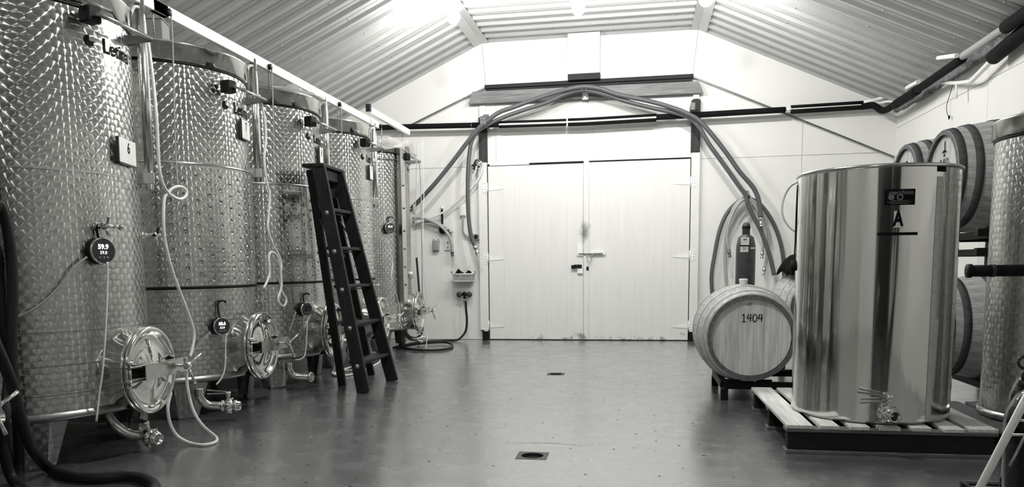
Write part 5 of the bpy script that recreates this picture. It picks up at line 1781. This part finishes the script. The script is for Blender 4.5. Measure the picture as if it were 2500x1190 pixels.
    MB().lathe([(0, 0.0), (r_ * 0.9, 0.0), (r_, 0.02), (r_, sh - 0.05), (r_ * 0.97, sh), (r_ * 0.80, (sh + nk) / 2 + 0.02), (r_ * 0.45, nk - 0.01), (r_ * 0.36, nk), (0, nk)], 40).build('body', 'cylinder_paint', t)
    MB().lathe([(r_ * 0.40, nk - 0.02), (r_ * 0.40, nk + 0.045), (r_ * 0.43, nk + 0.05), (r_ * 0.42, H - 0.06), (r_ * 0.36, H - 0.02), (r_ * 0.22, H - 0.004), (0, H)], 28).build('valve_cap', 'drain_iron', t)
    MB().lathe([(r_ * 0.425, nk + 0.05), (r_ * 0.435, nk + 0.052), (r_ * 0.435, nk + 0.075), (r_ * 0.425, nk + 0.077)], 28).build('cap_band', 'paint_black', t)
    a0 = math.atan2(-1, -0.15)
    tg = MB()
    tg.box((-0.02, -r_ * 1.0, sh + 0.03), (0.075, 0.003, 0.075), Matrix.Rotation(0.12, 4, 'X') if False else None)
    tg.box((-0.026, -r_ * 1.03, sh - 0.045), (0.075, 0.003, 0.055))
    to = tg.build('tag', 'paper', t)
    mb = MB()
    text_flat(mb, 'FULL', 0.018, Matrix.Translation((-0.02, -r_ * 1.0 - 0.0022, sh + 0.05)) @ Matrix.Rotation(PI / 2, 4, 'X'))
    mb = MB().box((-0.024, -r_ * 1.02 - 0.001, sh - 0.012), (0.078, 0.003, 0.014))
    for k in range(3): mb.box((-0.026, -r_ * 1.03 - 0.002, sh - 0.03 - 0.010 * k), (0.045 - 0.012 * k, 0.001, 0.003))
    for k in range(4): mb.box((-0.032 + 0.008 * k, -r_ * 1.0 - 0.002, sh + 0.048), (0.006, 0.001, 0.010))
    mb.build('tag_print', 'ink_black', to, kind='stuff')
    MB().box((0.055, -r_ * 0.86, sh - 0.035), (0.05, 0.003, 0.012), None, 0.5).build('sticker', 'paper', t)


# ---------------------------------------------------------------- the open tank on its pallet, the tank beside it
def build_pallet(label, x0, x1, y0, y1, top=0.145, nboards=7, rz=0.0, deck='wood_pallet_y'):
    t = thing('pallet', label, 'pallet', ((x0 + x1) / 2, (y0 + y1) / 2, 0), rz)
    W, Dp = x1 - x0, y1 - y0
    wb = [0.125, 0.09, 0.09, 0.10, 0.09, 0.09, 0.125]
    for k in range(nboards):
        f = k / (nboards - 1)
        w = wb[k % 7]
        x = -W / 2 + wb[0] / 2 + (W - wb[0]) * f
        MB().box((x, random.uniform(-0.01, 0.01), top - 0.009), (w, Dp, 0.018), None, random.uniform(-0.006, 0.006), 0.002).build('deck_board', deck, t)
    for k in range(3):
        y = (-Dp / 2 + 0.05) + k * (Dp - 0.10) / 2
        MB().box((0, y, top - 0.018 - 0.009), (W, 0.09, 0.0175), None, 0, 0.002).build('stringer_board', 'wood_pallet_x', t)
        MB().box((0, y, 0.009), (W + 0.0, 0.095, 0.018), None, 0, 0.002).build('bottom_board', 'wood_pallet_x', t)
        MB().box((0, y, 0.018 + (top - 0.036 - 0.018) / 2), (W - 0.02, 0.06, top - 0.036 - 0.0185), None, 0, 0.003).build('stringer', 'wood_pallet_dark', t)
    return t


def build_open_tank():
    cx, cy, R = 1.228, 4.438, 0.387
    z0, z1 = 0.147, 1.405
    build_pallet('pale wooden pallet under the shiny open tank', 0.735, 1.70, 4.0, 5.22)
    t = thing('open_steel_tank', 'shiny open steel tank with the letter A, standing on the pallet', 'tank', (cx, cy, 0))
    MB().lathe([(R, z0 + 0.012), (R, z1)], 128).build('shell', 'steel_mirror', t)
    MB().lathe([(R - 0.003, z1), (R - 0.003, z0 + 0.02), (0.0, z0 + 0.02)], 96).build('inside', 'steel_satin', t)
    MB().lathe([(R + 0.001, z0 + 0.014), (R - 0.004, z0 + 0.004), (R - 0.012, z0), (0, z0)], 96).build('base', 'steel_satin', t)
    rim = [(R * math.cos(2 * PI * k / 96), R * math.sin(2 * PI * k / 96), z1) for k in range(96)]
    MB().tube(rim, 0.010, 10, closed=True).build('rim', 'steel', t)
    c = (cx, cy)
    def patch(name, mat, x0, y0, x1, y1, lift=0.0015, skew=0.0):
        a0, za = on_cyl(x0, y0, c, R); a1, zb = on_cyl(x1, y1, c, R)
        if a1 < a0: a1 += 2 * PI
        mb = MB(); patch_on_cyl(mb, R, a0, a1, min(za, zb), max(za, zb), lift, 14, skew)
        return mb.build(name, mat, t), a0, a1, min(za, zb), max(za, zb)
    pl, a0, a1, zb, zt = patch('name_plate', 'ink_black', 2158, 502, 2235, 461)
    am, wd, ht = (a0 + a1) / 2, (a1 - a0) * R, zt - zb
    mb = MB(); text_on_cyl(mb, 'marchisio', ht * 0.36, R, am + 0.004 / R, zb + ht * 0.78, 0.0008, 0.25, 1.05, 0.0025)
    mb.build('plate_lettering', 'ink_grey', pl)
    mb = MB()
    for f, w_ in ((0.28, 0.55), (0.19, 0.80), (0.10, 0.62)):
        patch_on_cyl(mb, R, am - wd * w_ / 2 / R, am + wd * w_ / 2 / R, zb + ht * f - 0.0012, zb + ht * f + 0.0012, 0.0025, 8)
    mb.build('plate_print', 'ink_grey', pl)
    mb = MB()
    for x, r_, inner in ((-0.28, 0.014, 0), (0.0, 0.015, 0.008)):
        n = 20; vs, fs = [], []
        for k in range(n):
            q = 2 * PI * k / n
            for rr in (r_, inner):
                aa = am + (x * wd + rr * math.cos(q)) / R
                vs.append(((R + 0.0025) * math.cos(aa), (R + 0.0025) * math.sin(aa), zb + ht * 0.50 + rr * math.sin(q)))
        for k in range(n):
            k2 = (k + 1) % n
            fs.append((2 * k, 2 * k2, 2 * k2 + 1, 2 * k + 1))
        mb.add(vs, fs)
    mb.build('plate_emblem', 'ink_grey', pl)
    st, a0, a1, zb, zt = patch('letter_sticker', 'paper', 2181, 556, 2204, 515)
    mb = MB(); text_on_cyl(mb, 'A', (zt - zb) * 1.25, R, (a0 + a1) / 2, (zb + zt) / 2, 0.0042, 0, 0.62, 0.003)
    mb.build('letter', 'ink_black', st)
    patch('tape_strip', 'ink_black', 2142, 576, 2240, 567, 0.0015)
    patch('corner_tag', 'ink_black', 2288, 419, 2310, 406, 0.0015)
    # graduated strip
    a0, zt = on_cyl(2296, 425, c, R); a1, zb = on_cyl(2254, 1040, c, R)
    ar = on_cyl(2285, 640, c, R)[0]
    mb = MB(); patch_on_cyl(mb, R, ar - 0.018 / R, ar + 0.016 / R, z0 + 0.016, z1 - 0.055, 0.0012, 4)
    sc = mb.build('scale_strip', 'basket_plastic', t)
    mb = MB()
    z = z0 + 0.03; k = 0
    while z < z1 - 0.06:
        L = 0.030 if k % 10 == 0 else (0.018 if k % 5 == 0 else 0.011)
        patch_on_cyl(mb, R, ar + 0.016 / R - L / R, ar + 0.016 / R, z - 0.0008, z + 0.0008, 0.002, 2)
        z += 0.0125; k += 1
    mb.build('graduations', 'ink_grey', sc, kind='stuff')
    # outlet valve
    a, z = on_cyl(2158, 1008, c, R)
    O = Vector((math.cos(a), math.sin(a), 0)); Tn = Vector((-O.y, O.x, 0))
    p = O * (R - 0.005) + Vector((0, 0, z))
    v = link('valve', cached('valve', valve_mesh), 'steel_bright', t)
    MV = frame_to(p, (O + Tn * 0.25).normalized())
    v.matrix_local = MV
    h = MB()
    q = p + O * 0.05 + Vector((0, 0, 0.088))
    h.bar(q + Tn * 0.01, q - Tn * 0.13 + Vector((0, 0, 0.018)), 0.022, 0.008)
    h.bar(q + Tn * 0.01 + Vector((0, 0, -0.02)), q - Tn * 0.12 + Vector((0, 0, -0.035)), 0.018, 0.007)
    MI = MV.inverted(); h.v = [tuple(MI @ Vector(w_)) for w_ in h.v]
    h.build('valve_handle', 'steel_satin', v)
    # thin hose arching off the left of the rim
    w = thing('thin_hose', 'thin white hose arching off the left side of the shiny open tank', 'hose')
    P = [at(1948, 444, Y=4.55), at(1930, 455, Y=4.57), at(1915, 480, Y=4.6), at(1909, 510, Y=4.6), at(1914, 535, Y=4.6), at(1928, 555, Y=4.6), at(1942, 566, Y=4.6), at(1946, 572, Y=4.6)]
    MB().tube(spline(P, 6), 0.0065, 8).build('hose', 'white_tube', w)
    w = thing('power_lead', 'dark lead with a black plug hanging beside the shiny open tank', 'cable')
    P = [at(1947, 452, Y=4.5), at(1944, 520, Y=4.5), at(1941, 600, Y=4.5), at(1938, 640, Y=4.5)]
    MB().tube(spline(P, 5), 0.004, 6).build('lead', 'hose_dark', w)
    MB().lathe([(0, 0.03), (0.012, 0.03), (0.018, 0.0), (0.018, -0.025), (0, -0.025)], 12, Matrix.Translation(at(1938, 650, Y=4.5))).build('plug', 'rubber_black', w)


def build_side_tank():
    R = 0.42
    cx, cy = 2.24, 4.46
    build_pallet('dark pallet under the tank at the right edge', 1.74, 2.74, 3.98, 4.94, 0.125, deck='wood_pallet_x')
    t = thing('side_steel_tank', 'disc-polished steel tank at the right edge of the picture', 'tank', (cx, cy, 0.127))
    zt = 1.655 - 0.127
    vs, fs, uv = cyl_sheet(R, 0.03, zt - 0.02, -PI, PI, 110, 1)
    link('shell', uv_mesh('shell', vs, fs, uv), 'steel_turned', t)
    ring = MB().lathe([(R + 0.003, zt - 0.085), (R + 0.014, zt - 0.08), (R + 0.014, zt - 0.01), (R + 0.018, zt - 0.006), (R + 0.018, zt + 0.004), (R + 0.008, zt + 0.008), (R - 0.006, zt + 0.004), (R - 0.006, zt - 0.085)], 96)
    ring.build('top_band', 'steel', t)
    MB().lathe([(R + 0.001, zt - 0.10), (R + 0.004, zt - 0.098), (R + 0.004, zt - 0.087), (R + 0.001, zt - 0.085)], 96).build('band_groove', 'paint_black', t)
    MB().lathe([(R - 0.008, zt - 0.03), (0.1, zt + 0.01), (0.0, zt + 0.015)], 64).build('lid', 'steel_satin', t)
    MB().lathe([(R + 0.002, 0.04), (R + 0.014, 0.03), (R + 0.016, 0.012), (R + 0.004, 0.0), (0, 0.0)], 96).build('base', 'steel', t)
    # jacket on its right-hand side, with a welded edge
    vs, fs, uv = cyl_sheet(R + 0.007, 0.50, zt - 0.22, math.radians(-128), math.radians(-20), 40, 1)
    link('jacket', uv_mesh('jacket', vs, fs, uv), 'steel_turned_large', t)
    e = MB()
    e.tube([((R + 0.004) * math.cos(math.radians(-128)), (R + 0.004) * math.sin(math.radians(-128)), z) for z in (0.5, zt - 0.22)], 0.004, 8)
    e.tube([((R + 0.004) * math.cos(math.radians(a)), (R + 0.004) * math.sin(math.radians(a)), zt - 0.22) for a in range(-128, -19, 4)], 0.004, 8)
    e.build('jacket_weld', 'steel', t)


def jug(label, pos, r=0.078, h=0.30):
    t = thing('glass_jug', label, 'jug', pos)
    b = h * 0.60
    prof = [(0, 0.004), (r * 0.85, 0.002), (r, 0.02), (r, b), (r * 0.96, b + 0.025), (r * 0.72, b + 0.06), (r * 0.42, b + 0.078), (r * 0.24, b + 0.092), (r * 0.22, h - 0.03), (r * 0.27, h - 0.026), (r * 0.27, h - 0.016), (r * 0.2, h - 0.012), (r * 0.18, b + 0.085), (r * 0.66, b + 0.052), (r * 0.9, b + 0.02), (r * 0.945, b), (r * 0.945, 0.026), (0, 0.016)]
    MB().lathe(prof, 48).build('glass', 'jug_glass', t)
    MB().lathe([(r * 0.235, h - 0.028), (r * 0.30, h - 0.028), (r * 0.30, h - 0.002), (r * 0.27, h), (0, h)], 28).build('cap', 'white_enamel', t)
    lp = [(-r * 0.26 - 0.013 + 0.014 * math.cos(2 * PI * k / 18), 0, b + 0.100 + 0.014 * math.sin(2 * PI * k / 18)) for k in range(18)]
    MB().tube(lp, 0.0045, 10, closed=True).build('finger_loop', 'jug_glass', t)
    return t


def build_cart():
    # wire utility cart in the right foreground
    Yc = 1.88
    s = at(2515, 1196, Y=Yc)
    zs = s.z - 0.03
    t = thing('utility_cart', 'steel wire cart with a black grip bar at the right edge', 'cart', (s.x, Yc, 0))
    B = Vector((s.x, Yc, 0))
    g0, g1 = at(2366, 662, Y=1.93) - B, at(2640, 660, Y=1.93) - B
    g1 = Vector((0.345, 0.05, g0.z))
    MB().tube([g0 + Vector((0.0, 0, 0)), g0 + Vector((0.045, 0, 0)), g1], 0.0135, 14).build('grip', 'rubber_black', t)
    MB().tube([g0 + Vector((0.044, 0, 0)), g0 + Vector((0.052, 0, 0))], 0.0148, 14).build('grip_ring', 'drain_iron', t)
    MB().lathe([(0, -0.004), (0.016, -0.004), (0.016, 0.004), (0, 0.004)], 14, frame_to(g0, (-1, 0, 0))).build('grip_end', 'rubber_black', t)
    p0, p1 = at(2388, 1200, Y=1.66) - B, at(2520, 945, Y=1.60) - B
    d = (p1 - p0)
    foot = p0 - d * ((p0.z - 0.012) / d.z)
    MB().tube([foot, p1 + d * 0.35], 0.0075, 12).build('strut', 'white_tube', t)
    q0, q1 = at(2470, 1130, Y=1.72) - B, at(2520, 1030, Y=1.72) - B
    d2 = q1 - q0
    MB().tube([q0 - d2 * 0.1, q1 + d2 * 0.5], 0.0030, 8).build('strut_wire', 'steel', t)
    for k, (zz, yy) in enumerate(((zs, 0.0),)):
        for i in range(9):
            y = -0.14 + i * 0.035
            MB().tube([(-0.08, y, zs), (0.34, y, zs)], 0.0035, 8).build('shelf_wire', 'paint_black', t)
        rim = [(-0.08, -0.15, zs), (0.34, -0.15, zs), (0.34, 0.15, zs), (-0.08, 0.15, zs)]
        MB().tube(rim, 0.006, 8, closed=True).build('shelf_rim', 'paint_black', t)
    for x, y in ((0.34, -0.15), (0.34, 0.15), (-0.08, 0.15)):
        top = g0.z - 0.015 if x > 0 else zs
        MB().tube([(x, y, 0.045), (x, y, top)], 0.009, 10).build('upright', 'paint_black', t)
        MB().lathe([(0, -0.012), (0.03, -0.012), (0.034, -0.006), (0.034, 0.006), (0.03, 0.012), (0, 0.012)], 20, frame_to((x, y, 0.034), (1, 0, 0))).build('caster', 'rubber_black', t)
    MB().tube([(0.34, -0.15, g0.z - 0.02), (0.34, 0.05, g0.z), (0.34, 0.15, g0.z - 0.02)], 0.009, 10).build('top_rail', 'paint_black', t)
    w0 = at(2484, 1026, Y=1.70) - B
    MB().tube([w0, w0 + Vector((0.12, 0, -0.006))], 0.0025, 6).build('wire', 'steel', t)
    w0 = at(2472, 1062, Y=1.70) - B
    MB().tube([w0, w0 + Vector((0.14, 0, 0.0))], 0.0025, 6).build('wire', 'steel', t)
    jug('dark glass jug with a white cap and finger loop on the wire cart', (s.x + 0.008, Yc - 0.02, zs + 0.005), 0.074, 0.302)
    jug('second glass jug behind, only its cap rim showing at the right edge', (s.x + 0.045, Yc + 0.10, zs + 0.005), 0.055, 0.332)


build_barrels()
build_open_tank()
build_side_tank()
build_cart()
